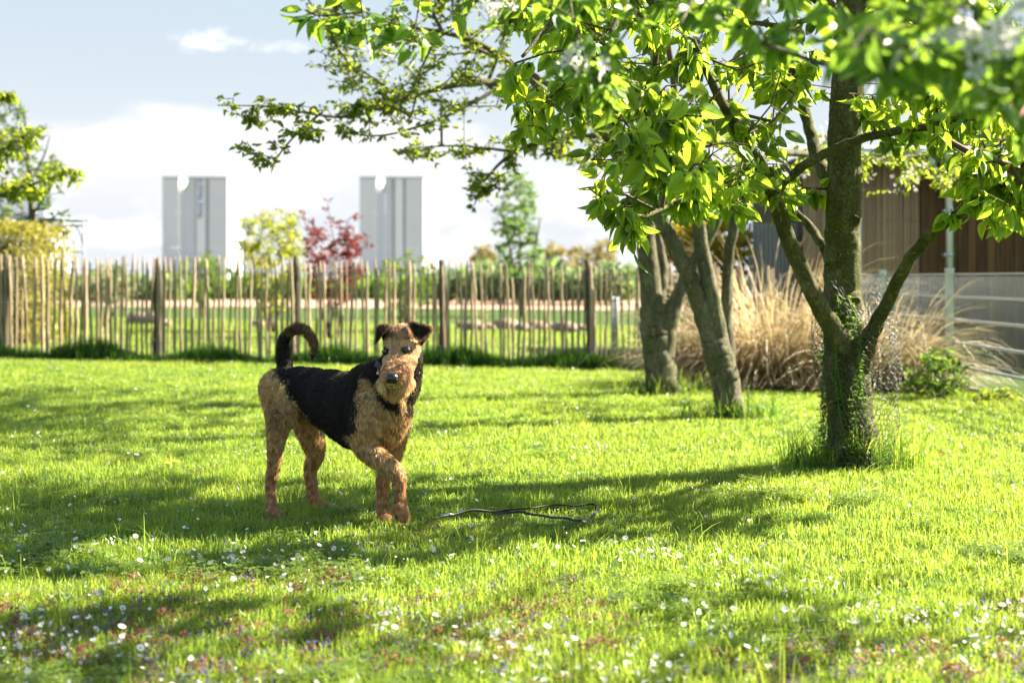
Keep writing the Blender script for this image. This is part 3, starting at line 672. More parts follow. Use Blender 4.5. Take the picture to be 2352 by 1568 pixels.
t3.limb([B(1520, 820), B(1535, 740), B(1558, 680), B(1590, 610), B(1640, 520), B(1670, 420)], [.10, .08, .06, .05, .045, .035], seg=12)
t3.limb([B(1505, 720, 11.8), B(1525, 640, 11.9), B(1515, 560, 12), B(1500, 470, 12)], [.05, .04, .035, .03], seg=10)
t3.limb([B(900, 240, 10.2), B(800, 268, 9.9), B(720, 262, 9.7), B(620, 245, 9.5), B(500, 242, 9.3)], [.014, .012, .010, .008, .004], seg=6)
t3.limb([B(740, 258, 9.7), B(690, 300, 9.6), B(645, 350, 9.5), B(622, 398, 9.4)], [.009, .008, .006, .003], seg=6)
t3.limb([B(1150, 200, 10.9), B(1060, 250, 10.7), B(980, 285, 10.5), B(870, 312, 10.3), B(770, 302, 10.2)], [.018, .014, .011, .008, .004], seg=6)
t3.limb([B(1400, 310, 11.6), B(1280, 320, 11.5), B(1180, 350, 11.4), B(1110, 420, 11.3), B(1090, 470, 11.2)], [.03, .022, .017, .010, .005], seg=6)
t3.limb([B(1180, 348, 11.4), B(1050, 335, 11.3), B(930, 342, 11.2)], [.014, .009, .004], seg=6)
t3.limb([B(1270, 225, 11.3), B(1100, 100, 10.8), B(900, 60, 10.4), B(740, 60, 10.2)], [.03, .022, .014, .006], seg=6)
t3.limb([B(1400, 310, 11.7), B(1350, 100, 11.7), B(1280, -120, 11.8)], [.045, .035, .02], seg=8)
tgs = region([(690, -60), (700, 140), (760, 200), (1000, 250), (1180, 250), (1180, -60)], 9.6, 11.6, 230)
tgs += region([(500, 225), (500, 262), (640, 300), (740, 330), (760, 300), (740, 235), (620, 225)], 9.3, 9.8, 34)
tgs += region([(525, 300), (530, 335), (610, 405), (640, 360), (680, 300), (600, 290)], 9.3, 9.7, 12)
tgs += region([(720, 230), (740, 310), (860, 325), (1010, 300), (1030, 250), (900, 215)], 9.8, 10.6, 44)
tgs += region([(905, 325), (920, 365), (1060, 390), (1200, 380), (1380, 390), (1480, 420), (1480, 260), (1200, 300), (1060, 320)], 10.8, 11.8, 110)
tgs += region([(1075, 400), (1085, 480), (1120, 470), (1200, 400), (1160, 370)], 11.0, 11.5, 26)
tgs += region([(690, -200), (1500, -200), (1500, -60), (690, -60)], 9.5, 12.5, 60)
far3 = ball((1.0, 12.8, 3.8), 1.5, 190, .4) + ball((-.4, 12.4, 3.7), 1.1, 90, .4) + ball((.6, 11.6, 3.7), 1.6, 120, .5) + ball((-.6, 11.0, 3.6), 1.1, 60, .4)
far3 = [p for p in far3 if p[2] > CH + 640 / F * p[1]]
e = t3.grow(tgs, .14, .03); e_ = t3.grow(far3, .2, .03); t3.wood(.0024, .42, 4)
foliage(T3, SMALL, *cat(t3.sprays(e, 14, .30, (.042, .066), .25, .8, .55), t3.sprays(e_, 12, .3, (.06, .09), .3, .8)), M['small_leaf'], 300)
tg2 = region([(1350, 260), (1420, 400), (1500, 440), (1620, 440), (1720, 380), (1720, 200), (1400, 200)], 9, 10.2, 70)
tg2b = region([(1790, 320), (1800, 420), (1880, 400), (1950, 440), (2100, 440), (2250, 400), (2260, 330), (2100, 310), (1950, 300)], 10.2, 11.8, 70)
tg2b += region([(2150, 380), (2140, 430), (2230, 470), (2240, 400)], 10.5, 11.4, 14)
over2 = ball((1.2, 9.9, 3.6), 1.4, 170, .45) + ball((-.2, 9.2, 3.5), .9, 50, .4)
over2 = [p for p in over2 if p[2] > CH + 640 / F * p[1]]
e = t2.grow(tg2, .14); eb = t2.grow(tg2b, .14); eo = t2.grow(over2, .2); t2.wood(.0024, .42, 4)
S2 = t2.sprays(eb, 12, .3, (.05, .075), .4, .8, .7)
foliage(T2, SMALL, *cat(t2.sprays(e, 10, .3, (.055, .08), .5, .7), S2, t2.sprays(eo, 12, .3, (.06, .09), .3, .8)), M['small_leaf'], 300)
# blossom clusters among the leaves of the two farther trees
def blossoms(root, ends, tree, per, size, m=None, single=0):
    pos = np.repeat(np.array([tree.pos[i] for i in ends]), per, 0) + R.normal(0, .035, (len(ends) * per, 3)); n = len(pos)
    nm = R.normal(0, .6, (n, 3)) + np.array([-.1, -.6, .3]); ax = R.normal(0, 1, (n, 3))
    foliage(root, BLOSSOM, pos, ax, nm, R.uniform(*size, n), R.uniform(.3, .8, n), M['petal'], single, 'blossom', 'blossom_mass')
blossoms(T2, eb[::2], t2, 5, (.014, .02)); blossoms(T3, e_[:1] + [x for x in range(0)], t3, 2, (.012, .018))
_c = [i for i in range(len(t3.pos)) if t3.cnt[i] == 1 and t3.pos[i][1] > 10.8 and 2.0 > t3.pos[i][2] > 1.3 and t3.pos[i][0] > -.4]
blossoms(T3, _c[::3], t3, 4, (.013, .019))

# ================================================================== near apple tree reaching in from the right, trunk outside the frame
T4 = thing('apple_tree', (2.75, 2.55, 0), 'blossoming apple tree whose blurred near branches hang in along the top and top right corner', 'tree')
t4 = Tree(T4, M['bark2'], M['twig'])
C = lambda px, py, Y: P(px, py, Y)
t4.limb([(2.75, 2.55, 0), (2.72, 2.55, .3), (2.68, 2.56, .9), (2.62, 2.58, 1.5), (2.5, 2.6, 2.0)], [.14, .11, .10, .09, .07], 'trunk', 20, 16, .05)
t4.limb([(2.62, 2.58, 1.45), (2.1, 2.6, 1.5), (1.4, 2.6, 1.38), C(2360, 140, 2.6), C(2170, 156, 2.62), C(2080, 161, 2.66), C(1945, 157, 2.75), C(1850, 135, 2.85), C(1716, 82, 3.0), C(1640, 20, 3.1), C(1560, -60, 3.2)], [.04, .03, .018, .011, .0075, .0068, .0062, .0052, .0042, .003, .002], seg=10)
t4.limb([(2.5, 2.6, 2.0), (1.9, 2.7, 2.05), (1.3, 2.9, 2.0), C(2000, -160, 3.1), C(1700, -120, 3.3), C(1400, -90, 3.6), C(1150, -80, 3.8), C(900, -90, 4.0)], [.05, .035, .022, .012, .010, .008, .006, .003], seg=8)
t4.limb([C(835, -85, 3.95), C(826, -20, 3.92), C(838, 60, 3.9), C(845, 105, 3.9)], [.003, .003, .0028, .002], 'twig', seg=5)
t4.limb([C(975, -90, 3.9), C(965, -10, 3.88), C(955, 55, 3.86), C(945, 90, 3.85)], [.003, .003, .0025, .0018], 'twig', seg=5)
t4.limb([C(1330, -95, 3.6), C(1310, 0, 3.45), C(1330, 90, 3.35), C(1350, 150, 3.3)], [.004, .004, .003, .002], 'twig', seg=5)
t4.limb([C(1640, -130, 3.3), C(1600, -20, 3.1), C(1560, 60, 3.0)], [.004, .004, .003], 'twig', seg=5)
near = region([(1930, -60), (1950, 120), (2030, 160), (2100, 190), (2220, 230), (2360, 210), (2420, 60), (2420, -60)], 2.15, 2.9, 66)
near += region([(1600, -60), (1640, 60), (1760, 110), (1900, 120), (1950, -60)], 2.6, 3.3, 14)
near += region([(1120, -60), (1160, 20), (1500, 60), (1640, 50), (1700, -60)], 3.1, 3.8, 24)
near += region([(1270, 60), (1300, 230), (1400, 260), (1420, 100), (1340, 60)], 3.2, 3.6, 15)
near += region([(690, -40), (700, 40), (770, 60), (820, 0), (820, -60)], 3.8, 4.1, 6)
near += [np.array(C(*q)) for q in ((822, 85, 3.9), (852, 100, 3.9), (845, 40, 3.9), (868, 60, 3.88), (950, 60, 3.86), (938, 100, 3.85), (975, 75, 3.86), (905, 0, 3.9), (1040, 10, 3.8), (1080, -10, 3.8), (1150, 70, 3.7), (2300, 200, 2.4), (2330, 280, 2.6))]
hang = near[:]
up4 = ball((3.3, 5.05, 2.7), .7, 44, .4) + ball((4.1, 5.3, 2.7), .5, 26, .4) + ball((2.3, 3.2, 2.7), .9, 60, .5) + ball((1.4, 3.4, 2.55), .7, 45, .4)
up4 = [p for p in up4 if p[2] > CH + 640 / F * p[1] + .05]
e4 = t4.grow(near, .08, .02); e5 = t4.grow(up4, .12); t4.wood(.0016, .4, 5)
foliage(T4, APPLE, *cat(t4.sprays(e4, 4.6, .14, (.05, .080), .55, .75, .5), t4.sprays(e5, 7, .2, (.06, .08), .5, .8)), M['apple_leaf'], 300)
bl = [C(1350, 150, 3.25), C(1325, 120, 3.28), C(1375, 165, 3.22), C(1300, 130, 3.3), C(845, 118, 3.9), C(870, 112, 3.9), C(1715, 10, 3.0), C(1740, 25, 2.95), C(2150, 95, 2.3), C(2175, 75, 2.3), C(2245, 85, 2.22), C(2275, 60, 2.2), C(2300, 95, 2.2), C(2260, 110, 2.2), C(2345, 90, 2.15), C(2320, 40, 2.2), C(1120, 10, 3.7), C(1150, 25, 3.7), C(960, 100, 3.85)]
pos = np.array([np.array(b) + R.normal(0, .018, 3) for b in bl for _ in range(3)]); n = len(pos)
foliage(T4, BLOSSOM, pos, R.normal(0, 1, (n, 3)), R.normal(0, .7, (n, 3)) + np.array([-.2, -.8, .2]), R.uniform(.017, .024, n), R.uniform(.3, .8, n), M['petal'], 80, 'blossom', 'blossom_mass')

# ================================================================== trees at the left edge
T5 = thing('bronze_leaved_tree', (-6.5, 14.0, 0), 'tree with yellow and bronze young leaves whose branches reach in from the left edge', 'tree')
t5 = Tree(T5, M['bark2'], M['twig']); D = lambda px, py, Y=14.0: P(px, py, Y)
t5.limb([(-6.5, 14, 0), (-6.5, 14, .8), (-6.45, 14, 1.6), (-6.5, 14, 2.6), (-6.5, 14, 3.6)], [.14, .11, .10, .08, .04], 'trunk', 20, 14, .05)
t5.limb([(-6.45, 14, 1.6), D(-100, 470), D(0, 450), D(70, 425), D(130, 405), D(190, 395)], [.05, .035, .022, .016, .010, .005], seg=8)
t5.limb([(-6.5, 14, 2.0), D(-100, 360), D(0, 345), D(50, 315), D(95, 290)], [.05, .035, .020, .012, .005], seg=8)
t5.limb([(-6.5, 14, 2.6), D(-120, 260), D(-30, 235), D(25, 215)], [.04, .025, .014, .005], seg=8)
tt = region([(-60, 430), (-60, 490), (60, 450), (195, 410), (190, 385), (120, 375)], 13.6, 14.4, 60) + region([(-60, 280), (-60, 400), (60, 350), (118, 310), (110, 285), (60, 290)], 13.6, 14.4, 60) + region([(-60, 190), (-60, 250), (35, 225), (30, 205)], 13.7, 14.3, 20) + ball((-6.5, 14, 3.2), 1.3, 60, .7)
ee = t5.grow(tt, .15, .02); t5.wood(.003, .42, 4); foliage(T5, SMALL, *t5.sprays(ee, 9, .3, (.07, .105), .5, .7, .6), M['bronze_leaf'], 200)
T6 = thing('young_tree', (-7.1, 21.0, float(gz(-7.1, 21))), 'slender young tree with sparse pale leaves behind the clipped yellow hedge', 'tree')
t6 = Tree(T6, M['bark2'], M['twig']); D = lambda px, py, Y=21.0: P(px, py, Y)
t6.limb([T6.location, D(72, 700), D(74, 560), D(70, 440), D(62, 340), D(55, 250)], [.07, .06, .05, .04, .028, .012], 'trunk', 24, 10, .04)
for a, b_, c_ in (((72, 500), (110, 440), (140, 380)), ((70, 460), (30, 400), (0, 350)), ((68, 420), (100, 360), (115, 310)), ((66, 380), (30, 320), (10, 270)), ((72, 520), (120, 500), (160, 480))):
    t6.limb([D(*a), D(*b_), D(*c_)], [.02, .014, .006], seg=6)
ee = t6.grow(region([(-40, 260), (20, 215), (60, 235), (110, 290), (130, 350), (150, 420), (160, 490), (60, 500), (-40, 500)], 20.3, 21.7, 170), .2, .02); t6.wood(.004, .42, 4)
foliage(T6, SMALL, *t6.sprays(ee, 7, .4, (.07, .10), .2, .8, .6), M['pale_leaf'], 60)
# ------------------------------------------------------------------ shrubs and farther trees
def shrub(name, label, cat_, base, outline, Y, depth, n, per, size, m, stems=6, h0=None, tmpl=None, single=0, droop=.1, sag=.02, sr=.016, spl=.3, group=None):
    root = thing(name, tuple(base), label, cat_, group); t = Tree(root, M['twig'], M['twig'])
    a = np.array(outline, float); top = a[:, 1].min(); bz = np.array(base)
    xs = np.linspace(a[:, 0].min() * .7 + a[:, 0].mean() * .3, a[:, 0].max() * .7 + a[:, 0].mean() * .3, stems)
    for x in xs:
        e = np.array(P(x, top + (a[:, 1].max() - top) * R.uniform(.25, .5), Y + R.uniform(-.3, .3) * depth)); mid = bz * .55 + e * .45; mid[:2] += R.normal(0, .05, 2)
        t.limb([bz + np.r_[R.normal(0, .05, 2), 0], mid, e], [sr, sr * .7, sr * .3], 'stem', 8, 6)
    ends = t.grow(region(outline, Y - depth, Y + depth, n), .3 if Y < 40 else 1.0, sag); t.wood(.003 * Y / 22, .42, 3)
    foliage(root, tmpl or SMALL, *t.sprays(ends, per, spl, size, droop, .9, .5), m, single); return root
def gb(px, Y): x = (px - CX) / F * Y; return (x, Y, float(gz(x, Y)))
shrub('lime_shrub', 'loose yellow green shrub standing behind the fence between the two towers', 'shrub', gb(620, 24), [(545, 500), (600, 470), (690, 485), (700, 600), (660, 720), (600, 720), (560, 620)], 24, .8, 300, 10, (.06, .09), M['lime_leaf'], 7)
shrub('red_maple', 'dark red leaved maple shrub with upright shoots behind the fence', 'shrub', gb(760, 22), [(695, 580), (700, 530), (760, 520), (840, 540), (845, 600), (800, 700), (720, 700)], 22, .8, 220, 10, (.055, .08), M['red_leaf'], 9)
def shoots():
    root = bpy.data.objects['red_maple']; t = Tree(root, M['twig'], M['twig']); ends = []
    for pts in (((745, 560), (705, 520), (695, 480)), ((770, 570), (758, 510), (753, 462)), ((790, 560), (800, 505), (822, 500)), ((780, 560), (780, 520), (770, 510)), ((820, 570), (835, 545), (850, 565)), ((730, 560), (715, 530), (722, 515)), ((800, 560), (790, 540), (812, 516))):
        c = t.limb([P(x, y, 22 + R.uniform(-.3, .3)) for x, y in pts], [.01, .006, .003], 'stem', 8, 5)
        for q in c[3:]:
            t.pos.append(q + R.normal(0, .03, 3)); t.par.append(len(t.pos) - 2); t.rad.append(0); t.fix.append(False); t.cnt.append(1); ends.append(len(t.pos) - 1)
    foliage(root, SMALL, *t.sprays(ends, 6, .05, (.05, .08), -.2, .8), M['red_leaf'], 0)
shoots()
shrub('round_shrub', 'round mid green shrub behind the fence in front of the left tower', 'shrub', gb(472, 28), [(410, 600), (470, 572), (515, 600), (515, 680), (470, 710), (420, 680)], 28, 1.0, 110, 10, (.07, .10), M['green_shrub'], 5)
shrub('flowering_green_shrub', 'bright green shrub with yellowish tips in front of the right tower', 'shrub', gb(930, 25), [(865, 620), (890, 580), (920, 590), (935, 568), (990, 590), (1010, 640), (980, 720), (890, 730)], 25, .9, 170, 10, (.05, .08), M['green_shrub'], 7)
shrub('pale_flowering_shrub', 'pale cream flowering shrub behind the fence near the iron pavilion', 'shrub', gb(240, 25), [(190, 640), (215, 605), (290, 600), (330, 640), (320, 700), (200, 710)], 25, .8, 100, 10, (.05, .07), leaf_mat('cream shrub leaf', (.35, .36, .18), (.5, .5, .22), .4), 5)
shrub('young_poplar', 'tall narrow bluish green tree rising behind the fence in the middle', 'tree', gb(1195, 36), [(1140, 600), (1130, 500), (1165, 400), (1200, 380), (1235, 420), (1225, 500), (1250, 570), (1260, 640), (1150, 640)], 36, 1.0, 230, 12, (.09, .14), M['poplar_leaf'], 3, sr=.05)
for k, (x0, x1, t_, Y) in enumerate(((1080, 1140, 560, 58), (1245, 1300, 555, 57), (1300, 1360, 560, 62), (1355, 1420, 545, 60))):
    lab = ['ochre spring tree left of the narrow bluish green tree', 'ochre spring tree just right of the narrow bluish green tree', 'lowest ochre tree in the far row, middle of the gap behind the fence', 'rightmost ochre tree in the far row beside the grey trunk'][k]
    shrub('ochre_tree', lab, 'tree', gb((x0 + x1) / 2, Y), [(x0, 640), (x0 + 5, t_ + 15), ((x0 + x1) / 2, t_), (x1 - 5, t_ + 12), (x1, 640)], Y, 1.5, 90, 11, (.14, .22), M['ochre_leaf'], 4, group='ochre trees far behind the fence', sr=.05)
# far hedges as one green mass each
def hedge_mass(name, label, x0, x1, top, bot, Y, n, size, m, depth=1.5):
    x = R.uniform(x0, x1, n); tt = top + 10 * np.sin(x / 23) + 7 * np.sin(x / 9 + 1) + 5 * np.sin(x / 51); yy = tt + (bot - tt) * R.random(n) ** .8
    p = np.array([P(a, b_, Y + R.uniform(-depth, depth)) for a, b_ in zip(x, yy)])
    o = merged(name, CHEAP, p, R.normal(0, 1, (n, 3)), R.normal(0, 1, (n, 3)) + [0, 0, .7], R.uniform(*size, n), np.clip(R.normal(.5, .25, n), 0, 1), m)
    tag(o, label, 'hedge', kind='stuff')
hedge_mass('far_hedge', 'green hedge line far behind the garden', 150, 1460, 640, 690, 66, 9000, (.25, .5), M['green_shrub'])
hedge_mass('dark_hedge', 'bushes at the right end of the far hedge line', 1000, 1460, 612, 682, 52, 5000, (.2, .4), M['pale_leaf'])
hedge_mass('distant_hedge', 'pale green hedge behind the left end of the picket fence', -60, 420, 632, 690, 60, 4000, (.25, .45), M['pale_leaf'])
# clipped yellow hedge at the left
def clipped():
    root = thing('clipped_hedge', gb(20, 19), 'clipped golden hedge block at the left end behind the fence', 'hedge'); n = 9000
    x0, x1, y0, y1 = (-120 - CX) / F * 19, (100 - CX) / F * 19, 18.4, 20.2; z1 = CH + (640 - 525) / F * 19
    p = np.c_[R.uniform(x0, x1, n), R.uniform(y0, y1, n), R.uniform(0, z1, n)]; f = R.integers(0, 4, n)
    p[f == 0, 1] = y0; p[f == 1, 0] = x1; p[f == 2, 2] = z1 + .04 * np.sin(p[f == 2, 0] * 6); p += R.normal(0, .05, (n, 3))
    sh = merged('foliage', CHEAP, p, R.normal(0, 1, (n, 3)) + [0, 0, .5], R.normal(0, 1, (n, 3)), R.uniform(.04, .08, n), np.clip(R.normal(.5, .25, n), 0, 1), M['hedge_leaf'], root, root.location); sh['kind'] = 'stuff'
    MB().box(((x0 + x1) / 2 - .1, (y0 + y1) / 2, z1 / 2 - .05), (x1 - x0 - .3, y1 - y0 - .25, z1 - .2)).build('branchwork', plain('hedge inside wood', (.03, .03, .012), .9), root)
clipped()
shrub('golden_conifer', 'golden topped evergreen behind the slanting stems, right end of picket fence', 'shrub', gb(1610, 18.2), [(1500, 600), (1510, 530), (1560, 495), (1640, 480), (1700, 500), (1730, 560), (1730, 600)], 18.0, .8, 260, 14, (.07, .11), M['gold_leaf'], 5)
shrub('dark_evergreen', 'dark evergreen filling behind the golden conifer tips', 'shrub', gb(1650, 19.3), [(1490, 760), (1500, 600), (1560, 550), (1700, 540), (1745, 580), (1740, 760)], 19.3, .6, 220, 12, (.08, .12), M['dark_shrub'], 5)

# ------------------------------------------------------------------ rocks, posts and iron pavilion beyond the fence
def rock(px, py, Y, w, h, lab):
    c = P(px, py, Y); m = MB(); m.ell((0, 0, 0), (w / 2, w / 2.6, h / 2.6), nu=10, nv=7); V = m.V[0]
    V *= (1 + R.normal(0, .09, len(V)))[:, None]; m.V[0] = V + np.array([c.x, c.y, float(gz(c.x, Y)) + h * .22]); o = m.build_top('garden_rock', M['rock'], (c.x, c.y, float(gz(c.x, Y))))
    return tag(o, lab, 'rock', 'pale boulders edging the lawn behind the fence')
M['rock'] = plain('boulder stone', (.27, .20, .15), .9, 0, .2, .5, 7, .6)
rock(330, 745, 27, .75, .42, 'largest pale boulder left of the second fence post'); rock(375, 752, 26, .3, .22, 'small pale boulder touching the largest one, left part of the garden')
rk = [(590, .3), (628, .22), (1062, .3), (1090, .42), (1122, .28), (1160, .5), (1200, .36), (1232, .45), (1266, .34), (1300, .5), (1336, .3)]
for k, (px, w) in enumerate(rk):
    where = ['left of the lime shrub stems', 'under the lime shrub', 'just right of the fourth fence post', 'second right of the fourth fence post', 'third right of the fourth fence post', 'fourth right of the fourth fence post', 'below the narrow bluish green tree', 'right of the narrow tree', 'second right of the narrow tree', 'near the fifth fence post', 'hidden half by the fifth fence post'][k]
    rock(px, 735, 26.5 + (k % 3) * .5, w, w * .6 + .06, 'pale boulder in the row ' + where)
def pavilion():
    c = P(100, 560, 23); gx = c.x; base = float(gz(gx, 23)); root = thing('iron_pavilion', (gx, 23, base), 'open blue grey iron garden pavilion with curved ribs behind the hedge', 'pavilion')
    top = CH + (640 - 492) / F * 23; eave = CH + (640 - 505) / F * 23; r = .62
    for k in range(6):
        a = k * math.pi / 3 + .3; x, y = gx + r * math.cos(a), 23 + r * math.sin(a)
        MB().tube([(x, y, base), (x, y, eave)], .016, 6).build('post', M['iron'], root)
        pts = [(gx + r * math.cos(a) * math.cos(u) ** .8, 23 + r * math.sin(a) * math.cos(u) ** .8, eave - .5 + .62 * math.sin(u)) for u in np.linspace(0, 1.5, 9)]
        MB().tube(pts, .010, 5).build('rib', M['iron'], root)
    for z in (eave, eave - .08, eave - .5): MB().tube([(gx + r * math.cos(u), 23 + r * math.sin(u), z) for u in np.linspace(0, 6.283, 25)], .014, 5, cap=False).build('ring', M['iron'], root)
    m = MB(); m.tube([(gx - 1.3, 23.3, eave + .02), (gx + r, 23.3, eave + .02)], .03, 6); m.build('beam', M['iron'], root)
    m = MB(); m.tube([(gx - 1.3, 23.3, base), (gx - 1.3, 23.3, eave + .02)], .02, 6); m.build('post', M['iron'], root)
M['iron'] = plain('blue grey iron', (.16, .19, .23), .5, .4)
pavilion()
def slate_house():
    c = P(-40, 500, 70); root = thing('slate_roofed_house', (c.x, 70, 0), 'far house with a blue grey slate roof half hidden by the left tree', 'house')
    z = lambda py: CH + (640 - py) / F * 70; X = lambda px: (px - CX) / F * 70
    MB().box(((X(-200) + X(105)) / 2, 72, z(520) / 2), (X(105) - X(-200), 4, z(520))).build('wall', plain('pale render', (.55, .56, .58), .8), root, False)
    V = [(X(-210), 69.7, z(522)), (X(115), 69.7, z(522)), (X(60), 72, z(440)), (X(-210), 72, z(440)), (X(-210), 74.3, z(522)), (X(115), 74.3, z(522))]
    MB().add(V, [[0, 1, 2, 3], [3, 2, 5, 4]], [[1, 5, 2], [0, 3, 4]]).build('roof', plain('slate roof', (.17, .19, .23), .6, 0, .5, .3, 3), root, False)
slate_house()
def bollard():
    p = gb(1411, 21); root = thing('garden_post', p, 'short pale blue grey post standing behind the right end of the picket fence', 'post')
    MB().tube([p, (p[0], p[1], .62)], .055, 12).build('shaft', plain('blue grey plastic', (.34, .40, .46), .5), root)
    MB().ell((p[0], p[1], .63), (.07, .07, .03)).build('cap', plain('pale plastic', (.7, .72, .74), .5), root)
bollard()

# ------------------------------------------------------------------ towers
def tower(px0, px1, pxs, notch, label, lettered):
    Y = 420.0; X = lambda p: (p - CX) / F * Y; Z = lambda p: CH + (HY - p) / F * Y
    x0, x1 = X(px0), X(px1); top = Z(410); root = thing('tower_block', (x0, Y, 0), label, 'tower')
    # body with a wedge cut from the roof line
    n0, n1, n2 = [X(p) for p in notch]; zn = Z(441); dep = 17.0; xs = X(pxs); sh = (pxs - CX) / F * (Y + dep) - x1
    prof = [(x0, 0), (x1, 0), (x1, top), (n2, top), (n1, zn), (n0, zn), (n0, top), (x0, top)]
    V = [(x, Y, z) for x, z in prof] + [(x + sh, Y + dep, z) for x, z in prof]; n = len(prof)
    q = [[i, (i + 1) % n, n + (i + 1) % n, n + i] for i in range(n)]; m = MB()
    m.add(V, q); m.build('body', M['tower_side'], root, False)
    # cladding panels laid on the front, with joints between them
    e = px0; cols = []
    w = (px1 - px0)
    bands = [(0, .256, 'a'), (.260, .398, 'b'), (.402, .495, 'c'), (.498, .522, 'd')] + ([(.525, .658, 'e'), (.661, .715, 'd'), (.718, .998, 'f')] if lettered else [(.524, .558, 'd'), (.561, .668, 'e'), (.671, .725, 'd'), (.728, .998, 'f')])
    for a, b_, k in bands:
        for i, zz in enumerate(np.linspace(0, top, 4)[:-1]):
            z0, z1 = zz, zz + top / 3 - .04; xa, xb = x0 + (x1 - x0) * a, x0 + (x1 - x0) * b_
            if z1 > zn and xb > n0 and xa < n2:
                if xa >= n0 - .5 and xb <= n2 + .5: z1 = zn - .1
                else:
                    if xa < n0 < xb: xb = n0
                    if xa < n2 < xb: xa = n2
            if z1 <= z0 or xb - xa < .1: continue
            mm = {'a': M['clad_a'], 'b': M['clad_b'], 'c': M['clad_b'], 'd': M['clad_dark'], 'e': M['clad_e'], 'f': M['clad_f']}[k]
            pr = .15 if k != 'd' else .05
            MB().box(((xa + xb) / 2, Y - pr, (z0 + z1) / 2), (xb - xa, .2, z1 - z0)).build('cladding_panel', mm, root, False)
    MB().box(((n2 + x1) / 2, Y + .3, top + .25), (x1 - n2, 1.4, .45)).build('parapet', M['clad_dark'], root, False)
    MB().box(((x0 + n0) / 2, Y + .3, top + .25), (n0 - x0, 1.4, .45)).build('parapet', M['clad_dark'], root, False)
    if lettered:
        # vertical blue lettering, unreadable at this distance: one worn mark per storey
        for i, py in enumerate((417, 430, 443, 456, 471, 484, 497)):
            c = x0 + (x1 - x0) * .59; z = Z(py); s = 1.0; m = MB(); y = Y - .42
            for sx, sz, ox, oz in (((.22, 1.3, -.55, 0), (1.0, .22, 0, .5), (1.0, .22, 0, 0)), ((.22, 1.3, -.5, 0), (.22, 1.3, .5, 0), (1.0, .22, 0, 0)), ((1.2, .24, 0, .5), (.24, 1.3, 0, 0), (1.2, .24, 0, -.55)))[i % 3]:
                m.box((c + ox * s, y, z + oz), (sx, .12, sz))
            m.build('letter', M['letter'], root, False)
def tmat(n, c): return plain(n, tuple(min(.85, x * 1.18) for x in c), .65, 0, .3, .05, .4)
M['tower_side'] = tmat('tower concrete', (.62, .62, .62)); M['clad_a'] = tmat('cladding grey', (.62, .52, .66)); M['clad_b'] = tmat('cladding blue grey', (.52, .45, .60))
M['clad_dark'] = tmat('dark recess strip', (.30, .26, .34)); M['clad_e'] = tmat('cladding pale blue', (.68, .58, .78)); M['clad_f'] = tmat('cladding light grey', (.60, .50, .64)); M['letter'] = tmat('blue letters', (.12, .14, .40))
tower(373, 523, 556, (412, 419, 433), 'left pale grey tower block with wedge notch and blue vertical lettering', True)
tower(826, 973, 1004, (866, 874, 886), 'right pale grey tower block with wedge notch and no lettering', False)

# ------------------------------------------------------------------ picket fence
def picket_mat():
    b = NB('chestnut picket'); o = b.objc(); r = b.rnd(); n = b.noise(30, 5, .65, o, (1, 1, .12)); n2 = b.noise(3, 4, .6, o)
    c = b.ramp(n, [(.3, (.24, .16, .09)), (.55, (.52, .39, .26)), (.75, (.68, .56, .42))])
    c = b.mix(b.math('MULTIPLY', b.math('POWER', r, 2.0), .8), c, (.15, .12, .075)); c = b.mix(b.math('MULTIPLY', n2, .3), c, (.10, .10, .05))
    return b.done(b.pbr(c, .85, 0, .2, b.bump(n, .5, .005)))
M['picket'] = picket_mat(); M['post'] = plain('weathered fence post', (.09, .08, .05), .9, 0, .2, .4, 12, .6)
M['wire'] = plain('galvanised wire', (.42, .43, .42), .4, .8)
def fence():
    root = thing('picket_fence', (-2.2, 16.0, 0.0), 'rustic fence of split chestnut pickets wired to posts across the garden', 'fence')
    px = -40.0; k = 0; posts = [5, 352, 672, 1012, 1352, 1690]
    while px < 1790:
        x = (px - CX) / F * 16; y = FENCE_Y(x) + R.normal(0, .012); z0 = float(gz(x, y)); H = R.normal(1.19, .022); rr = R.uniform(.012, .0205)
        if R.random() < .05: H *= R.uniform(.8, .93)
        n = 9; zz = np.linspace(0, 1, n); wob = np.cumsum(R.normal(0, .0045, n)); lean = R.normal(0, .018); wob2 = np.cumsum(R.normal(0, .004, n))
        pts = np.c_[x + wob + lean * (zz - .5), y + wob2, z0 - .04 + zz * H]; rad = rr * (1 + .12 * R.normal(size=n)); rad[-1] *= .45; rad[-2] *= .85; rad[0] *= .8
        m = MB().tube(pts, rad, 6, jit=.08); loc = np.array((x, y, z0)); me = m.mesh('picket', M['picket'], loc); o = link('picket', me, root); o.location = loc - np.array(root.location); k += 1
        px += 12.4 * R.uniform(.78, 1.22)
    for p in posts:
        x = (p - CX) / F * 16; y = FENCE_Y(x) + .07; z0 = float(gz(x, y)); m = MB(); n = 10; zz = np.linspace(0, 1, n)
        pts = np.c_[x + .035 * np.sin(zz * 2.5 + p), np.full(n, y), z0 - .1 + zz * (1.28 + R.uniform(-.04, .04))]; rad = np.full(n, .058) * (1 + .1 * R.normal(size=n)); rad[-1] *= .5; rad[-2] *= .8
        m.tube(pts, rad, 10, jit=.06); m.build('post', M['post'], root)
    for h in (.22, .62, 1.0):
        for s_ in (-1, 1):
            xs = np.linspace(-6.2, 3.1, 120); pts = [(x, FENCE_Y(x) + s_ * .022 + .004 * math.sin(x * 40), float(gz(x, 16)) + h + .006 * math.sin(x * 9 + h)) for x in xs]
            MB().tube(pts, .0022, 4, cap=False).build('wire', M['wire'], root)
fence()

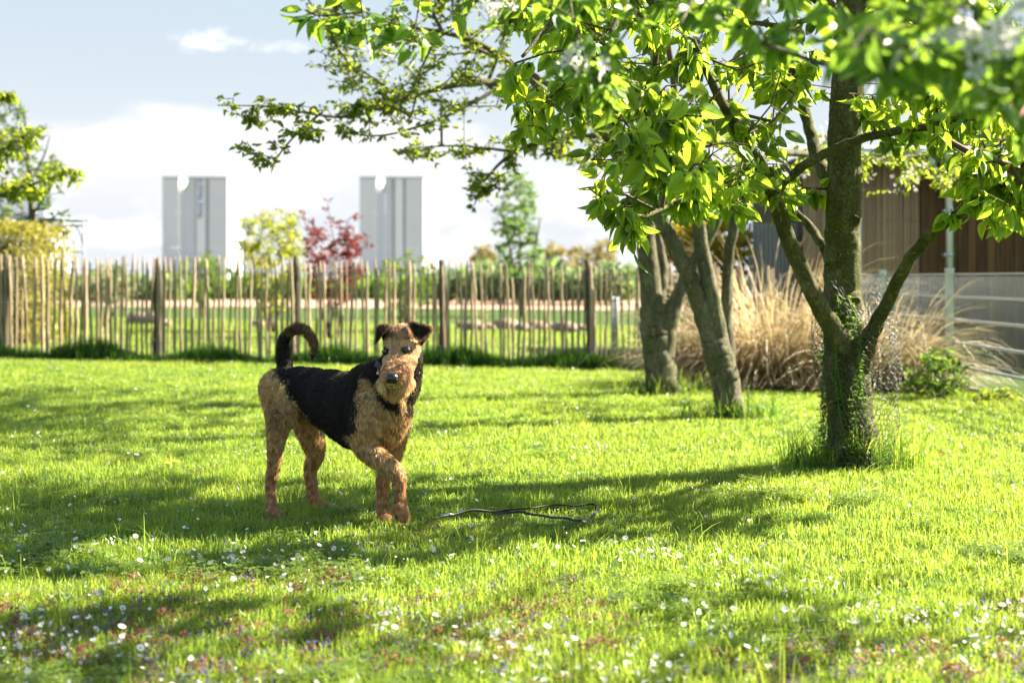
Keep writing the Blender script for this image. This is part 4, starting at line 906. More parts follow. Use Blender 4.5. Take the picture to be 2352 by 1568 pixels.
# ------------------------------------------------------------------ double rod fence on the right
def rod_fence():
    root = thing('wire_panel_fence', (3.88, 12.5, -.05), 'galvanised wire panel fence running back along the right edge', 'fence'); X = 3.88
    for k, y in enumerate((8.0, 10.25, 12.5, 14.75, 17.0)):
        g = float(gz(X, y)); w = .06
        m = MB(); m.box((X - .035, y, (g + 1.0) / 2), (w, .06, 1.0 - g)); m.build('post', M['fpost'], root, False)
        m = MB(); m.box((X - .035, y, 1.012), (.068, .068, .022)); m.build('post_cap', M['fpost'], root, False)
    for z in (.97, .77, .57, .37, .17, .0):
        for s_ in (-1, 1): MB().box((X + s_ * .007, 12.5, z), (.008, 9.2, .022 if z < .9 else .014)).build('rail', M['railm'], root, False)
    ys = np.arange(9.0, 17.0, .05); vme = None
    for y in ys:
        if abs((y - 8.0) % 2.25) < .03: continue
        if vme is None: vme = MB().tube([(0, 0, -.1), (0, 0, 1.0)], .0024, 6).mesh('rod', M['galv'])
        o = link('rod', vme, root); o.location = Vector((X, y, -.03)) - root.location
M['railm'] = plain('galvanised rail', (.50, .52, .52), .5, .4)
M['fpost'] = plain('pale green grey coated post', (.42, .48, .43), .45, .2, .5, .08); M['galv'] = plain('galvanised rod', (.17, .21, .20), .7, .1, .5, .12)
rod_fence()

# ------------------------------------------------------------------ shed, roof and odds behind the ornamental grass
def shed():
    Y = 17.6; X = lambda p, y=Y: (p - CX) / F * y; Z = lambda p, y=Y: CH + (HY - p) / F * y
    root = thing('timber_shed', (X(2100), Y, 0), 'brown timber shed with reed clad left half and dark board right half', 'shed')
    z0 = -.25; top = Z(352)
    MB().box(((X(1846) + X(3000)) / 2, Y + 2.0, (z0 + top) / 2), (X(3000) - X(1846) - .06, 3.9, top - z0)).build('wall_core', plain('shed inside boards', (.05, .032, .018), .9), root, False)
    r = X(1846); k = 0; cl = []
    while r < X(2112):
        w = R.uniform(.011, .016); cl.append((r, w)); r += w * 1.15
    # reed screen: too many canes to pick apart, in one piece
    m = MB()
    for x, w in cl: m.tube([(x, Y + R.normal(0, .003), z0), (x + R.normal(0, .004), Y + R.normal(0, .003), Z(372) + R.normal(0, .008))], w / 2, 5, col=R.random())
    o = m.build('reed_screen', M['reed'], root); o['kind'] = 'stuff'
    for z in (.35, 1.0, 1.65): MB().tube([(X(1846), Y - .012, z), (X(2112), Y - .012, z)], .0025, 4).build('binding_wire', M['wire'], root)
    x = X(2114)
    while x < X(2760):
        w = .118 + R.uniform(-.006, .006); m = MB().box((x + w / 2, Y + .004 + R.uniform(-.004, .004), (z0 + top) / 2), (w - .008, .026, top - z0)); m.build('board', M['board'], root, False); x += w
        m = MB().box((x - .0, Y - .022, (z0 + top) / 2), (.03, .02, top - z0)); m.build('cover_strip', M['board'], root, False)
    MB().box(((X(1822) + X(2800)) / 2, Y - .14, Z(362)), (X(2800) - X(1822), .05, .14)).build('fascia', plain('grey fascia', (.20, .20, .18), .7), root, False)
    V = [(X(1815), Y - .3, Z(352)), (X(2820), Y - .3, Z(352)), (X(2820), Y + 4.2, Z(352) + .45), (X(1815), Y + 4.2, Z(352) + .45)]; V += [(a, b_, c + .03) for a, b_, c in V]
    MB().add(V, [[0, 1, 2, 3], [4, 5, 6, 7], [0, 1, 5, 4], [1, 2, 6, 5], [2, 3, 7, 6], [3, 0, 4, 7]]).build('roof', plain('pale green roofing', (.45, .52, .48), .5), root, False)
    MB().tube([(X(1815), Y - .35, Z(356)), (X(2820), Y - .35, Z(356))], .055, 10).build('gutter', M['zinc'], root)
    d = Y - .12; MB().tube([(X(2120), Y - .33, Z(366)), (X(2124), Y - .32, Z(392)), (X(2140), Y - .25, Z(412)), (X(2160), Y - .15, Z(430)), (X(2172), d, Z(455)), (X(2174), d, Z(500)), (X(2174), d, z0)], [.05, .05, .048, .048, .048, .046, .046], 14).build('downpipe', M['zinc'], root)
    for zz in (Z(490), Z(590)): MB().tube([(X(2174), d, zz), (X(2174), d, zz + .05)], .054, 14).build('pipe_clamp', M['zinc'], root); MB().box((X(2163), d + .03, zz + .025), (.03, .1, .03)).build('clamp_bracket', M['zinc'], root, False)
    MB().box((X(1973, 17.2), 17.2, (Z(430, 17.2) + z0) / 2), (.045, .045, Z(430, 17.2) - z0)).build('white_batten', M['white'], root, False)
M['zinc'] = plain('zinc pipe', (.52, .56, .55), .35, .6, .5, .1); M['white'] = plain('white paint', (.75, .76, .76), .5)
b = NB('reed cane'); M['reed'] = b.done(b.pbr(b.mix(b.math('MULTIPLY', b.noise(2, 4, .6, None, (1, 1, .3)), .8), b.ramp(b.attr('lv'), [(0, (.32, .21, .11)), (1, (.62, .45, .26))]), (.30, .20, .11)), .8, 0, .2))
b = NB('dark timber board'); o_ = b.objc(); nn = b.noise(9, 5, .65, o_, (1, 1, .06), .4); M['board'] = b.done(b.pbr(b.mix(b.math('MULTIPLY', b.rnd(), .6), b.ramp(nn, [(.3, (.06, .028, .010)), (.6, (.19, .095, .035)), (.8, (.29, .16, .06))]), (.055, .03, .015)), .75, 0, .3, b.bump(nn, .4, .004)))
shed()
def brick_house():
    Y = 27.0; X = lambda p: (p - CX) / F * Y; Z = lambda p: CH + (HY - p) / F * Y
    root = thing('red_roofed_house', (X(2320), Y, 0), 'house with a red tiled roof behind the timber shed at the right edge', 'house')
    x0, x1 = X(2150), X(2900); MB().box(((x0 + x1) / 2 + .3, Y + 3, Z(335) / 2), (x1 - x0, 5, Z(335))).build('wall', plain('render', (.5, .48, .44), .8), root, False)
    ze, zr = Z(325), Z(120); y0, y1 = Y - .4, Y + 3.2
    m = MB(); m.add([(x0 + .8, y0, ze), (x1, y0, ze), (x1, y1, zr), (x0 + 1.6, y1, zr), (x0 + .8, y1 + 3, ze), (x1, y1 + 3, ze)], [[0, 1, 2, 3], [3, 2, 5, 4]], [[0, 3, 4]]); m.build('roof_deck', plain('roof deck', (.10, .05, .04), .9), root, False)
    nr, nc = 17, 26; dy = np.array([0, y1 - y0, zr - ze]); L = np.linalg.norm(dy); dy /= L; nrm = np.array([0, -dy[2], dy[1]]); tw = (x1 - x0 - 1.0) / nc; me = None; cnt = 0
    for i in range(nr):
        for j in range(nc):
            if cnt >= 300: break
            xx = x0 + 1.0 + .8 * i / nr + j * tw
            if xx > X(2480): continue
            c = np.array([xx + tw / 2, y0, ze]) + dy * (i + .5) * L / nr + nrm * .03
            if me is None:
                a = math.atan2(dy[2], dy[1]); mm = MB(); mm.box((0, 0, 0), (tw * .97, L / nr * 1.12, .03), (a + .05, 0, 0)); me = mm.mesh('roof_tile', M['tile'], (0, 0, 0), False)
            o = link('roof_tile', me, root); o.location = Vector(c) - root.location; cnt += 1
M['tile'] = plain('red clay tile', (.30, .105, .075), .75, 0, .3, .25, 3)
brick_house()
def grey_screen():
    Y = 18.0; root = thing('grey_slat_screen', gb(1765, Y), 'grey upright slat screen left of the shed behind the dry grass', 'screen')
    for k, px in enumerate(np.arange(1722, 1835, 9.5)):
        x = (px - CX) / F * Y; top = CH + (640 - 512) / F * Y
        MB().box((x, Y, top / 2 - .05), (.038, .02, top + .1)).build('slat', M['slat'], root, False)
    for z in (.4, 1.5): MB().box(((1778 - CX) / F * Y, Y + .03, z), (.64, .03, .05)).build('rail', M['slat'], root, False)
    p = P(1806, 640, 19); r2 = thing('white_post', gb(1806, 19), 'tall thin white post beside the shed wall', 'post'); MB().tube([(p.x, 19, 0), (p.x, 19, CH + (640 - 385) / F * 19)], .022, 10).build('shaft', M['white'], r2); MB().ell((p.x, 19, CH + (640 - 383) / F * 19), (.03, .03, .02)).build('cap', M['white'], r2)
M['slat'] = plain('grey slat', (.22, .23, .22), .6)
grey_screen()

# ------------------------------------------------------------------ ornamental grass clumps
def straw_mat(name, a, c, t):
    b = NB(name); lv = b.attr('lv'); return b.done(b.trans(t, b.pbr(b.ramp(lv, [(0, a), (.7, c), (1, tuple(min(1, x * 1.5) for x in c))]), .5, 0, .4), .35))
M['straw'] = straw_mat('dry straw blade', (.19, .13, .06), (.54, .44, .27), (.48, .37, .19)); M['green_blade'] = straw_mat('green blade', (.05, .08, .02), (.18, .24, .07), (.22, .30, .06))
def arching(root, base, n, rad, hh, ll, w, m, name, az=None, up=(0.9, 1.25), seg=9):
    V = []; Q = []; C = []; k = 0
    for _ in range(n):
        r = rad * math.sqrt(R.random()); a = R.random() * 6.283; b0 = np.array(base) + [r * math.cos(a), r * math.sin(a) * .7, 0]
        d = a + R.normal(0, .5) if az is None else az + R.normal(0, .7); L = R.uniform(*ll); el = R.uniform(*up); dirv = np.array([math.cos(d) * math.cos(el), math.sin(d) * math.cos(el), math.sin(el)])
        g = R.uniform(1.4, 3.4); lv = np.clip(R.normal(.55, .25), 0, 1); p = b0.copy(); v = dirv.copy(); side = np.cross(dirv, [0, 0, 1.0]); side /= np.linalg.norm(side) + 1e-6; tw = R.normal(0, .5)
        for s in range(seg + 1):
            f = s / seg; ww = w * (1 - f ** 2 * .92) * R.uniform(.9, 1.1) / 2; sd = side * math.cos(tw * f) + np.array([0, 0, 1]) * math.sin(tw * f)
            V += [p - sd * ww, p + sd * ww]; C += [lv, lv]
            if s < seg: Q.append([k + 2 * s, k + 2 * s + 1, k + 2 * s + 3, k + 2 * s + 2])
            p = p + v * L / seg; v = v + np.array([0, 0, -g / seg * (.5 + f)]); v[2] = max(v[2], -1.2); v /= np.linalg.norm(v)
            p[2] = max(p[2], .02)
        k += 2 * (seg + 1)
    o = link(name, new_mesh(name, np.array(V) - np.array(root.location), [np.array(Q)], [m], False, {'lv': np.array(C)}), root); o['kind'] = 'stuff'
def grass_clump():
    b1 = gb(1770, 12.9); r1 = thing('ornamental_grass', b1, 'large dry straw coloured ornamental grass clump arching behind the slanting stems', 'grass clump', 'dry ornamental grasses')
    arching(r1, b1, 1100, .50, 1.3, (.8, 1.65), .015, M['straw'], 'arching_blades', None, (.75, 1.45)); arching(r1, b1, 1500, .6, .8, (.35, 1.0), .015, M['straw'], 'lower_blades', None, (.2, 1.2)); arching(r1, b1, 160, .35, .8, (.5, 1.0), .011, M['green_blade'], 'green_blades', None, (.5, 1.3))
    b2 = gb(2010, 12.6); r2 = thing('ornamental_grass', b2, 'straw and green ornamental grass clump right behind the thick wired trunk', 'grass clump', 'dry ornamental grasses')
    arching(r2, b2, 800, .42, 1.1, (.6, 1.35), .014, M['straw'], 'arching_blades', None, (.5, 1.4)); arching(r2, b2, 750, .4, .9, (.4, 1.1), .015, M['green_blade'], 'green_blades', None, (.3, 1.2)); arching(r2, b2, 500, .45, .7, (.3, .7), .011, M['straw'], 'lower_blades', None, (.2, 1.1))
    b3 = gb(1590, 13.2); r3 = thing('ornamental_grass', b3, 'low brownish tuft of dry grass between the grey trunk and the slanting stems', 'grass clump', 'dry ornamental grasses')
    arching(r3, b3, 700, .25, .8, (.4, .95), .009, M['straw'], 'arching_blades', None, (.7, 1.45))
grass_clump()
shrub('leafy_bush', 'small bright leafy bush beside the wire panel fence post', 'shrub', gb(2150, 11.2), [(2075, 880), (2090, 840), (2140, 800), (2175, 800), (2210, 840), (2240, 880), (2200, 905), (2090, 905)], 11.2, .3, 120, 9, (.03, .055), M['green_shrub'], 6, sr=.006, spl=.15)
shrub('low_weed_bush', 'low reddish and green weeds along the lawn edge at far right', 'shrub', gb(2300, 10.9), [(2230, 925), (2240, 895), (2290, 890), (2350, 900), (2380, 930)], 10.9, .2, 50, 8, (.03, .05), M['bronze_leaf'], 5, sr=.004, spl=.1)
# ------------------------------------------------------------------ chicken wire round the main trunk, weeds in it
def guard():
    c0 = np.array(P(1962, 1092, 6.98)); root = thing('wire_tree_guard', (c0[0], c0[1], 0), 'crumpled chicken wire sleeve standing round the foot of the thickest trunk', 'tree guard')
    m = MB(); nu, nv = 40, 34; V = []
    prof_z = [0, .1, .3, .5, .62, .75, .86]; prof_r = [.20, .155, .145, .165, .19, .17, .16]; prof_x = [0, 0, -.01, .01, .015, .02, .0]
    def pt(u, v):
        z = v * .86; a = u * 2 * math.pi; r = np.interp(z, prof_z, prof_r); cx = c0[0] + np.interp(z, prof_z, prof_x) - .02 * z / .86
        bulge = 1 + .45 * max(0, math.cos(a - .2)) * math.sin(min(1, z / .75) * 3.1) + .13 * math.sin(a * 3 + z * 9) + .08 * math.sin(a * 7 - z * 15)
        top = .06 * math.sin(a * 2 + 1) + .05 * math.sin(a * 5)
        return (cx + r * bulge * math.cos(a), c0[1] + r * bulge * math.sin(a), z * (1 + top * v) + .004)
    segs = []
    for j in range(nv):
        for i in range(nu):
            o = .5 * (j % 2); u0 = (i + o) / nu; v = j / nv; h = 1 / nv
            a = (u0 - .0, v); b_ = (u0, v + h * .55); c = (u0 + .5 / nu, v + h); d = (u0 - .5 / nu, v + h)
            segs += [(a, b_), (b_, c), (b_, d)]
    segs = [(p, q) for p, q in segs if q[1] <= 1 and not (R.random() < .03)]
    A = np.array([pt(*p) for p, q in segs]); B_ = np.array([pt(*q) for p, q in segs]); A += 0; t = B_ - A; t /= np.linalg.norm(t, axis=1)[:, None] + 1e-9
    u = np.cross(t, [.31, .2, .93]); u /= np.linalg.norm(u, axis=1)[:, None]; v = np.cross(t, u); r = .0014; cs = [u * r, -u * r * .5 + v * r * .87, -u * r * .5 - v * r * .87]
    V = np.stack([A + cs[0], A + cs[1], A + cs[2], B_ + cs[0], B_ + cs[1], B_ + cs[2]], 1).reshape(-1, 3); q = np.array([[0, 1, 4, 3], [1, 2, 5, 4], [2, 0, 3, 5]])
    Q = (q[None] + (np.arange(len(A)) * 6)[:, None, None]).reshape(-1, 4)
    link('wire_mesh', new_mesh('wire_mesh', V - np.array(root.location), [Q], [M['dwire']], True, {'lv': np.full(len(V), .5)}), root)
    # cleavers and grass growing up inside it
    w = thing('climbing_weed', (c0[0], c0[1] - .1, 0), 'green whorled weeds climbing up inside the wire sleeve of the thickest trunk', 'weed')
    t_ = Tree(w, M['stem'], M['stem']); pos = []; ax = []; nm = []
    for k in range(12):
        a = R.uniform(2.6, 5.2); H = R.uniform(.25, .85) if k > 3 else R.uniform(.7, .95); x0 = c0[0] + .13 * math.cos(a); y0 = c0[1] + .15 * math.sin(a); pts = []
        if k < 4: x0 = c0[0] - R.uniform(.05, .12); y0 = c0[1] - .12
        for f in np.linspace(0, 1, 9): pts.append((x0 + .03 * math.sin(f * 5 + k) - .02 * f, y0 + .02 * math.sin(f * 4 + k * 2) , f * H))
        MB().tube(pts, [.0022] * 9, 4).build('stem', M['stem'], w)
        for p in spline(pts, int(H / .03)):
            for i in range(7):
                b_ = i * .9 + R.random(); pos.append(p); ax.append((math.cos(b_), math.sin(b_), R.normal(.1, .3))); nm.append((R.normal(0, .3), R.normal(0, .3), 1))
    pos, ax, nm = map(lambda q: np.array(q, float), (pos, ax, nm)); n = len(pos)
    o = merged('leaves', CHEAP, pos, ax, nm, R.uniform(.018, .035, n), np.clip(R.normal(.5, .2, n), 0, 1), M['green_shrub'], w, w.location); o['kind'] = 'stuff'
    # tufts at the feet of the three trunks
    for cx, cy, rr, nn, lab in ((c0[0], c0[1], .15, 300, 'thickest trunk'), (1.46, 9.5, .15, 110, 'slanting stems'), (1.24, 11.7, .18, 90, 'grey trunk')):
        a = R.uniform(0, 6.283, nn); r = rr * R.uniform(.7, 1.7, nn) * (1 + .4 * np.sin(a * 2 + cx)) ; x = cx + r * np.cos(a); y = cy + r * np.sin(a)
        srcs = [src('tuft', blade_arrays(7, .02, .08, .26, .0045, .45, 4, .1, 1.0), M['grass'] if i % 2 else M['tall_grass']) for i in range(4)]
        o = scatter('trunk_foot_grass', np.c_[x, y, gz(x, y)], np.c_[np.zeros((nn, 2)), R.uniform(0, 6.28, nn)], np.repeat(R.uniform(.3, 1.25, nn)[:, None], 3, 1), R.integers(0, 4, nn), srcs)
        tag(o, 'long uncut grass growing round the foot of the ' + lab, 'grass', kind='stuff')
M['dwire'] = plain('dull wire', (.10, .10, .095), .5, .4); M['stem'] = plain('green stem', (.09, .17, .03), .6)
guard()

# ------------------------------------------------------------------ leash lying in the grass
def leash():
    root_p = P(1180, 1190, 5.45); root = thing('dog_leash', (root_p.x, 5.45, 0), 'thin black leash lying in a long loop on the grass right of the dog', 'leash')
    def strap(path, name, w=.010):
        pts = spline([(*gp(x, y).xy, z) for x, y, z in path], 70); pts[:, 2] += .0015 * np.sin(np.arange(70) * .5); V = []
        T = np.gradient(pts, axis=0); T /= np.linalg.norm(T, axis=1)[:, None]; S = np.cross(T, [0, 0, 1.0]); S /= np.linalg.norm(S, axis=1)[:, None]
        for i, p in enumerate(pts):
            tl = .75 + .15 * math.sin(i * .13); e = S[i] * math.cos(tl) * w / 2 + np.array([0, 0, 1]) * math.sin(tl) * w / 2; nn = np.cross(T[i], e); nn = nn / np.linalg.norm(nn) * .0012
            V += [p - e - nn, p + e - nn, p + e + nn, p - e + nn]
        k = np.arange(4); Q = np.concatenate([np.c_[i * 4 + k, i * 4 + (k + 1) % 4, i * 4 + 4 + (k + 1) % 4, i * 4 + 4 + k] for i in range(69)]); MB().add(np.array(V), Q).build(name, M['leather'], root, False)
    strap([(998, 1216, .04), (1040, 1206, .040), (1085, 1200, .046), (1140, 1196, .038), (1200, 1196, .046), (1260, 1190, .050), (1320, 1187, .046), (1362, 1186, .048), (1374, 1195, .046), (1362, 1210, .040)], 'strap')
    strap([(1362, 1211, .040), (1340, 1224, .044), (1300, 1219, .046), (1240, 1208, .040), (1190, 1202, .044), (1130, 1201, .036)], 'strap')
    p = gp(1030, 1208); MB().tube([(p.x - .03, p.y, .040), (p.x, p.y, .046), (p.x + .02, p.y + .01, .042)], .004, 8).build('clasp', M['steel'], root)
M['leather'] = plain('black webbing', (.012, .012, .013), .55, 0, .4); M['steel'] = plain('steel', (.5, .5, .5), .3, .9)
leash()
def dandelions():
    m = plain('dandelion yellow', (.75, .50, .02), .6)
    for px, py, lab in ((383, 1077, 'left one of two yellow dandelions in the lawn left of the dog'), (403, 1073, 'right one of two yellow dandelions in the lawn left of the dog')):
        g = gp(px, py + 8); r = thing('dandelion', (g.x, g.y, 0), lab, 'flower', 'yellow dandelions in the lawn'); MB().tube([(g.x, g.y, 0), (g.x + .004, g.y, .045)], .0018, 5).build('stem', M['stem'], r)
        mb = MB()
        for k in range(26):
            a = k * 2.4; q = .016 * math.sqrt((k + 1) / 26); mb.ell((g.x + .004 + q * math.cos(a), g.y + q * math.sin(a), .05 - q * .25), (.004, .004, .003), nu=5, nv=4)
        mb.build('flower_head', m, r)
dandelions()

# ------------------------------------------------------------------ the dog
def dog():
    root = thing('dog', tuple(P(760, 1195, 5.5).xy) + (0.0,), 'black and tan wire haired terrier with curled tail and one front paw forward', 'dog')
    org = np.array(root.location)
    Z = lambda x, y, Y=5.5: np.array(P((600 + x / 2.658) / 1.0884, (760 + y / 2.658) / 1.0884, Y))
    u = np.array([.87, -.49, 0]); u /= np.linalg.norm(u); v = np.array([.49, .87, 0]); v /= np.linalg.norm(v); w = np.array([0, 0, 1.0])
    prims = []; mb = MB()
    def E(x, y, Y, ru, rv, rw, part, axes=None, pitch=0.0):
        c = Z(x, y, Y); A = np.array([u, v, w]).T if axes is None else np.array(axes).T
        if pitch: cth, sth = math.cos(pitch), math.sin(pitch); A = np.array([u * cth + w * sth, v, w * cth - u * sth]).T
        mb.ell(c, (ru, rv, rw), A, 28, 18); prims.append((part, c, A, np.array([ru, rv, rw])))
    def K(pts, rad, part):
        p = [Z(*q) for q in pts]; n = max(8, len(p) * 6); s = spline(p, n); r = np.interp(np.linspace(0, len(p) - 1, n), np.arange(len(p)), rad); mb.tube(s, r, 16)
        for q, rr in ((s[0], r[0]), (s[-1], r[-1])): mb.ell(q, (rr, rr, rr), nu=14, nv=9)
        for q, rr in zip(s, r): prims.append((part, q, np.eye(3), np.array([rr] * 3)))
    E(310, 560, 5.665, .100, .083, .086, 'body'); E(400, 560, 5.63, .10, .08, .088, 'body'); E(490, 585, 5.60, .12, .083, .098, 'body', pitch=-.12)
    E(610, 640, 5.54, .14, .098, .122, 'body', pitch=-.1); E(730, 690, 5.49, .14, .104, .142, 'body'); E(850, 690, 5.45, .12, .104, .152, 'body')
    E(960, 730, 5.42, .098, .092, .128, 'chest'); E(1010, 690, 5.39, .075, .085, .10, 'chest'); E(780, 860, 5.46, .10, .075, .062, 'body')
    # hind legs
    K([(255, 560, 5.60), (262, 680, 5.57), (255, 800, 5.555), (240, 900, 5.555), (228, 1040, 5.575), (205, 1180, 5.60), (206, 1290, 5.585), (215, 1385, 5.56)], [.078, .061, .047, .036, .025, .020, .017, .021], 'hind'); K([(212, 1392, 5.56), (240, 1412, 5.525)], [.026, .020], 'paw')
    E(300, 700, 5.57, .05, .04, .085, 'hind')
    K([(420, 680, 5.74), (455, 820, 5.74), (490, 930, 5.74), (500, 1010, 5.76), (466, 1105, 5.80), (478, 1210, 5.79), (500, 1300, 5.77)], [.075, .055, .045, .034, .025, .022, .025], 'hind'); K([(505, 1315, 5.77), (550, 1348, 5.73)], [.026, .018], 'paw')
    # front legs
    K([(860, 700, 5.37), (840, 820, 5.345), (828, 930, 5.34), (900, 1010, 5.315), (985, 1070, 5.30), (1050, 1140, 5.29), (1058, 1250, 5.29), (1064, 1345, 5.285)], [.075, .068, .048, .040, .034, .029, .022, .024], 'front'); K([(1060, 1360, 5.28), (1092, 1408, 5.255)], [.029, .020], 'paw')
    K([(1010, 800, 5.50), (1030, 920, 5.49), (1000, 1040, 5.475), (955, 1150, 5.465), (948, 1290, 5.46), (954, 1400, 5.45)], [.065, .042, .033, .027, .021, .024], 'front'); K([(956, 1412, 5.445), (970, 1440, 5.41)], [.027, .020], 'paw')
    for tx, ty, tY in ((1045, 1412, 5.255), (1072, 1420, 5.245), (1100, 1416, 5.25), (945, 1440, 5.405), (968, 1444, 5.40), (992, 1442, 5.405), (228, 1412, 5.515), (250, 1414, 5.51), (270, 1410, 5.52), (545, 1352, 5.725), (565, 1350, 5.735)): K([(tx, ty - 22, tY + .012), (tx, ty, tY)], [.012, .0105], 'paw')
    # neck
    K([(850, 560, 5.44), (940, 520, 5.42), (1030, 450, 5.41), (1085, 330, 5.41)], [.095, .090, .080, .066], 'neck'); K([(1000, 640, 5.40), (1075, 560, 5.41), (1115, 430, 5.43), (1120, 320, 5.43)], [.080, .068, .056, .05], 'neck')
    # tail: springs from the croup, curls up and forward
    K([(300, 450, 5.68), (293, 380, 5.69), (283, 310, 5.70), (295, 240, 5.70), (330, 190, 5.69), (385, 165, 5.675), (440, 185, 5.66), (480, 240, 5.65), (497, 300, 5.645), (482, 355, 5.64)], [.034, .026, .023, .021, .019, .018, .017, .016, .014, .009], 'tail')
    # head: long flat skull, strong muzzle pointing down towards the camera
    a = Z(1012, 500, 5.22) - Z(1078, 250, 5.385); a /= np.linalg.norm(a); b_ = np.array([1.0, .10, .10]); b_ -= a * (a @ b_); b_ /= np.linalg.norm(b_); c_ = np.cross(a, b_); c_ = c_ if c_[1] < 0 else -c_; H = (a, b_, c_)
    E(1076, 240, 5.385, .072, .070, .056, 'head', H); E(1076, 300, 5.36, .075, .071, .052, 'head', H); E(1062, 380, 5.325, .075, .064, .050, 'head', H)
    E(1045, 440, 5.285, .070, .055, .044, 'muzzle', H); E(1030, 480, 5.262, .048, .050, .038, 'muzzle', H)
    E(983, 498, 5.268, .036, .026, .026, 'beard', H); E(1085, 493, 5.272, .040, .031, .030, 'beard', H); E(1034, 548, 5.288, .030, .032, .024, 'beard', H)
    E(1010, 285, 5.325, .020, .022, .012, 'brow', H); E(1100, 270, 5.325, .020, .026, .012, 'brow', H)
    tmp = link('tmp', mb.mesh('tmp', None, org)); rm = tmp.modifiers.new('r', 'REMESH'); rm.mode = 'VOXEL'; rm.voxel_size = .0062; sm = tmp.modifiers.new('s', 'SMOOTH'); sm.factor = .5; sm.iterations = 5
    dg = bpy.context.evaluated_depsgraph_get(); dg.update(); me = bpy.data.meshes.new_from_object(tmp.evaluated_get(dg)); me.name = 'body'; bpy.data.objects.remove(tmp)
    nV = len(me.vertices); V = np.zeros(nV * 3, np.float32); me.vertices.foreach_get('co', V); V = V.reshape(-1, 3).astype(float) + org; Nn = np.zeros(nV * 3, np.float32); me.vertices.foreach_get('normal', Nn); Nn = Nn.reshape(-1, 3).astype(float)
    def nearest(Q):
        best = np.full(len(Q), 1e9); lab = np.zeros(len(Q), int); names = []
        for part, c, A, r in prims:
            if part not in names: names.append(part)
            d = (np.linalg.norm(((Q - c) @ A) / r, axis=1) - 1) * r.min(); k = d < best; best[k] = d[k]; lab[k] = names.index(part)
        return lab, names
    BLACK = [(235, 440), (240, 395), (350, 370), (560, 380), (800, 380), (900, 330), (960, 250), (1240, 240), (1240, 640), (1150, 745), (1100, 735), (1085, 705), (1020, 722), (950, 690), (925, 640), (905, 570), (865, 515), (815, 480), (785, 540), (772, 640), (775, 790), (755, 850), (700, 880), (712, 905), (765, 960), (760, 1030), (640, 950), (560, 880), (480, 800), (400, 715), (330, 615), (285, 530), (255, 475)]
    THROAT = [(1035, 590), (1120, 600), (1090, 715), (1060, 680)]
    def colour(Q, lab, names, rn):
        px = CX + F * Q[:, 0] / Q[:, 1]; py = HY - F * (Q[:, 2] - CH) / Q[:, 1]; zx = (px * 1.0884 - 600) * 2.658; zy = (py * 1.0884 - 760) * 2.658
        j = rn.normal(0, 11, len(Q)) + 9 * np.sin(zy / 23) ; col = np.zeros((len(Q), 3)); idx = {n: i for i, n in enumerate(names)}
        tan = np.array([.46, .275, .115]); gold = np.array([.64, .45, .22]); rufous = np.array([.52, .295, .15]); black = np.array([.012, .012, .013]); dark = np.array([.10, .065, .03])
        n1 = .5 + .5 * np.sin(zx / 31 + np.sin(zy / 19) * 2) * np.sin(zy / 27 + np.sin(zx / 23)); n1 = np.clip(n1 + rn.normal(0, .2, len(Q)), 0, 1)[:, None]
        col[:] = tan * (1 - n1) + gold * n1
        blk = in_poly(zx + j, zy + rn.normal(0, 11, len(Q)), BLACK) & ~in_poly(zx, zy, THROAT)
        part = lambda *p: np.isin(lab, [idx[x] for x in p if x in idx])
        bodyish = part('body', 'chest', 'neck') | (part('hind') & (zy < 640)) | (part('front') & (zy < 860)); col[bodyish & blk] = black
        # dark curls on the outside of the thigh, grey rump edge
        d = np.exp(-((zx - 235) / 50) ** 2 - ((zy - 760) / 95) ** 2)[:, None] * (n1 > .35) * part('hind')[:, None]; col = col * (1 - .75 * d) + dark * .75 * d
        leg = part('front', 'hind', 'paw') & (zy > 1150); col[leg] = (rufous * .55 + tan * .45) * (.85 + .3 * n1[leg])
        t = part('tail'); k = t & (((zx < 330) & (zy > 190 + 2 * j)) | ((zx < 520) & (zx > 330) & (zy > 345))); col[t] = dark * 1.5 * (.6 + .9 * n1[t]); col[k] = black * 1.6
        h = part('head', 'brow', 'muzzle', 'beard'); hc = (rufous * (1 - n1) + gold * .95 * n1) * 1.18; col[h] = hc[h]
        top = h & (zy < 235); col[top] = (dark * 1.7 * (1 - n1) + rufous * n1)[top]
        br = part('brow') & (zy < 300); col[br] = gold * 1.15; g_ = np.clip((zy - 330) / 130, 0, 1)[:, None]; pk = np.array([.66, .40, .27]); q_ = h & (zy > 300); col[q_] = (col * (1 - .6 * g_) + pk * .6 * g_)[q_]; dk = h & (np.abs(zx - 1035) < 34) & (zy > 235) & (zy < 420); col[dk] *= .78; bd = part('beard') | (h & (zy > 500)); col[bd] = (np.array([.95, .66, .30]) * n1 + np.array([.70, .42, .20]) * (1 - n1))[bd]
        eye = h & ((((zx - 1108) / 40) ** 2 + ((zy - 308) / 30) ** 2 < 1) | (((zx - 965) / 24) ** 2 + ((zy - 316) / 34) ** 2 < 1)); col[eye] = dark * .5
        cheek = part('head') & (zx > 1165) & (zy > 300); return np.clip(col, 0.008, 1)
    rn = np.random.default_rng(11); lab, names = nearest(V); c = colour(V, lab, names, rn)
    at = me.attributes.new('col', 'FLOAT_COLOR', 'POINT'); at.data.foreach_set('color', np.c_[c * .8, np.ones(nV)].astype(np.float32).ravel())
    b = NB('dog coat'); cc = b.attr('col', True); nz = b.noise(140, 3, .6); M['coat'] = b.done(b.pbr(b.mix(b.math('MULTIPLY', nz, .5), cc, b.mix(.7, cc, (.02, .015, .01)), ), .85, 0, .15, b.bump(nz, .6, .004)))
    b = NB('dog hair'); cc = b.attr('col', True); M['hair'] = b.done(b.trans(b.mix(.15, cc, (.9, .6, .3)), b.pbr(cc, .45, 0, .28), .38))
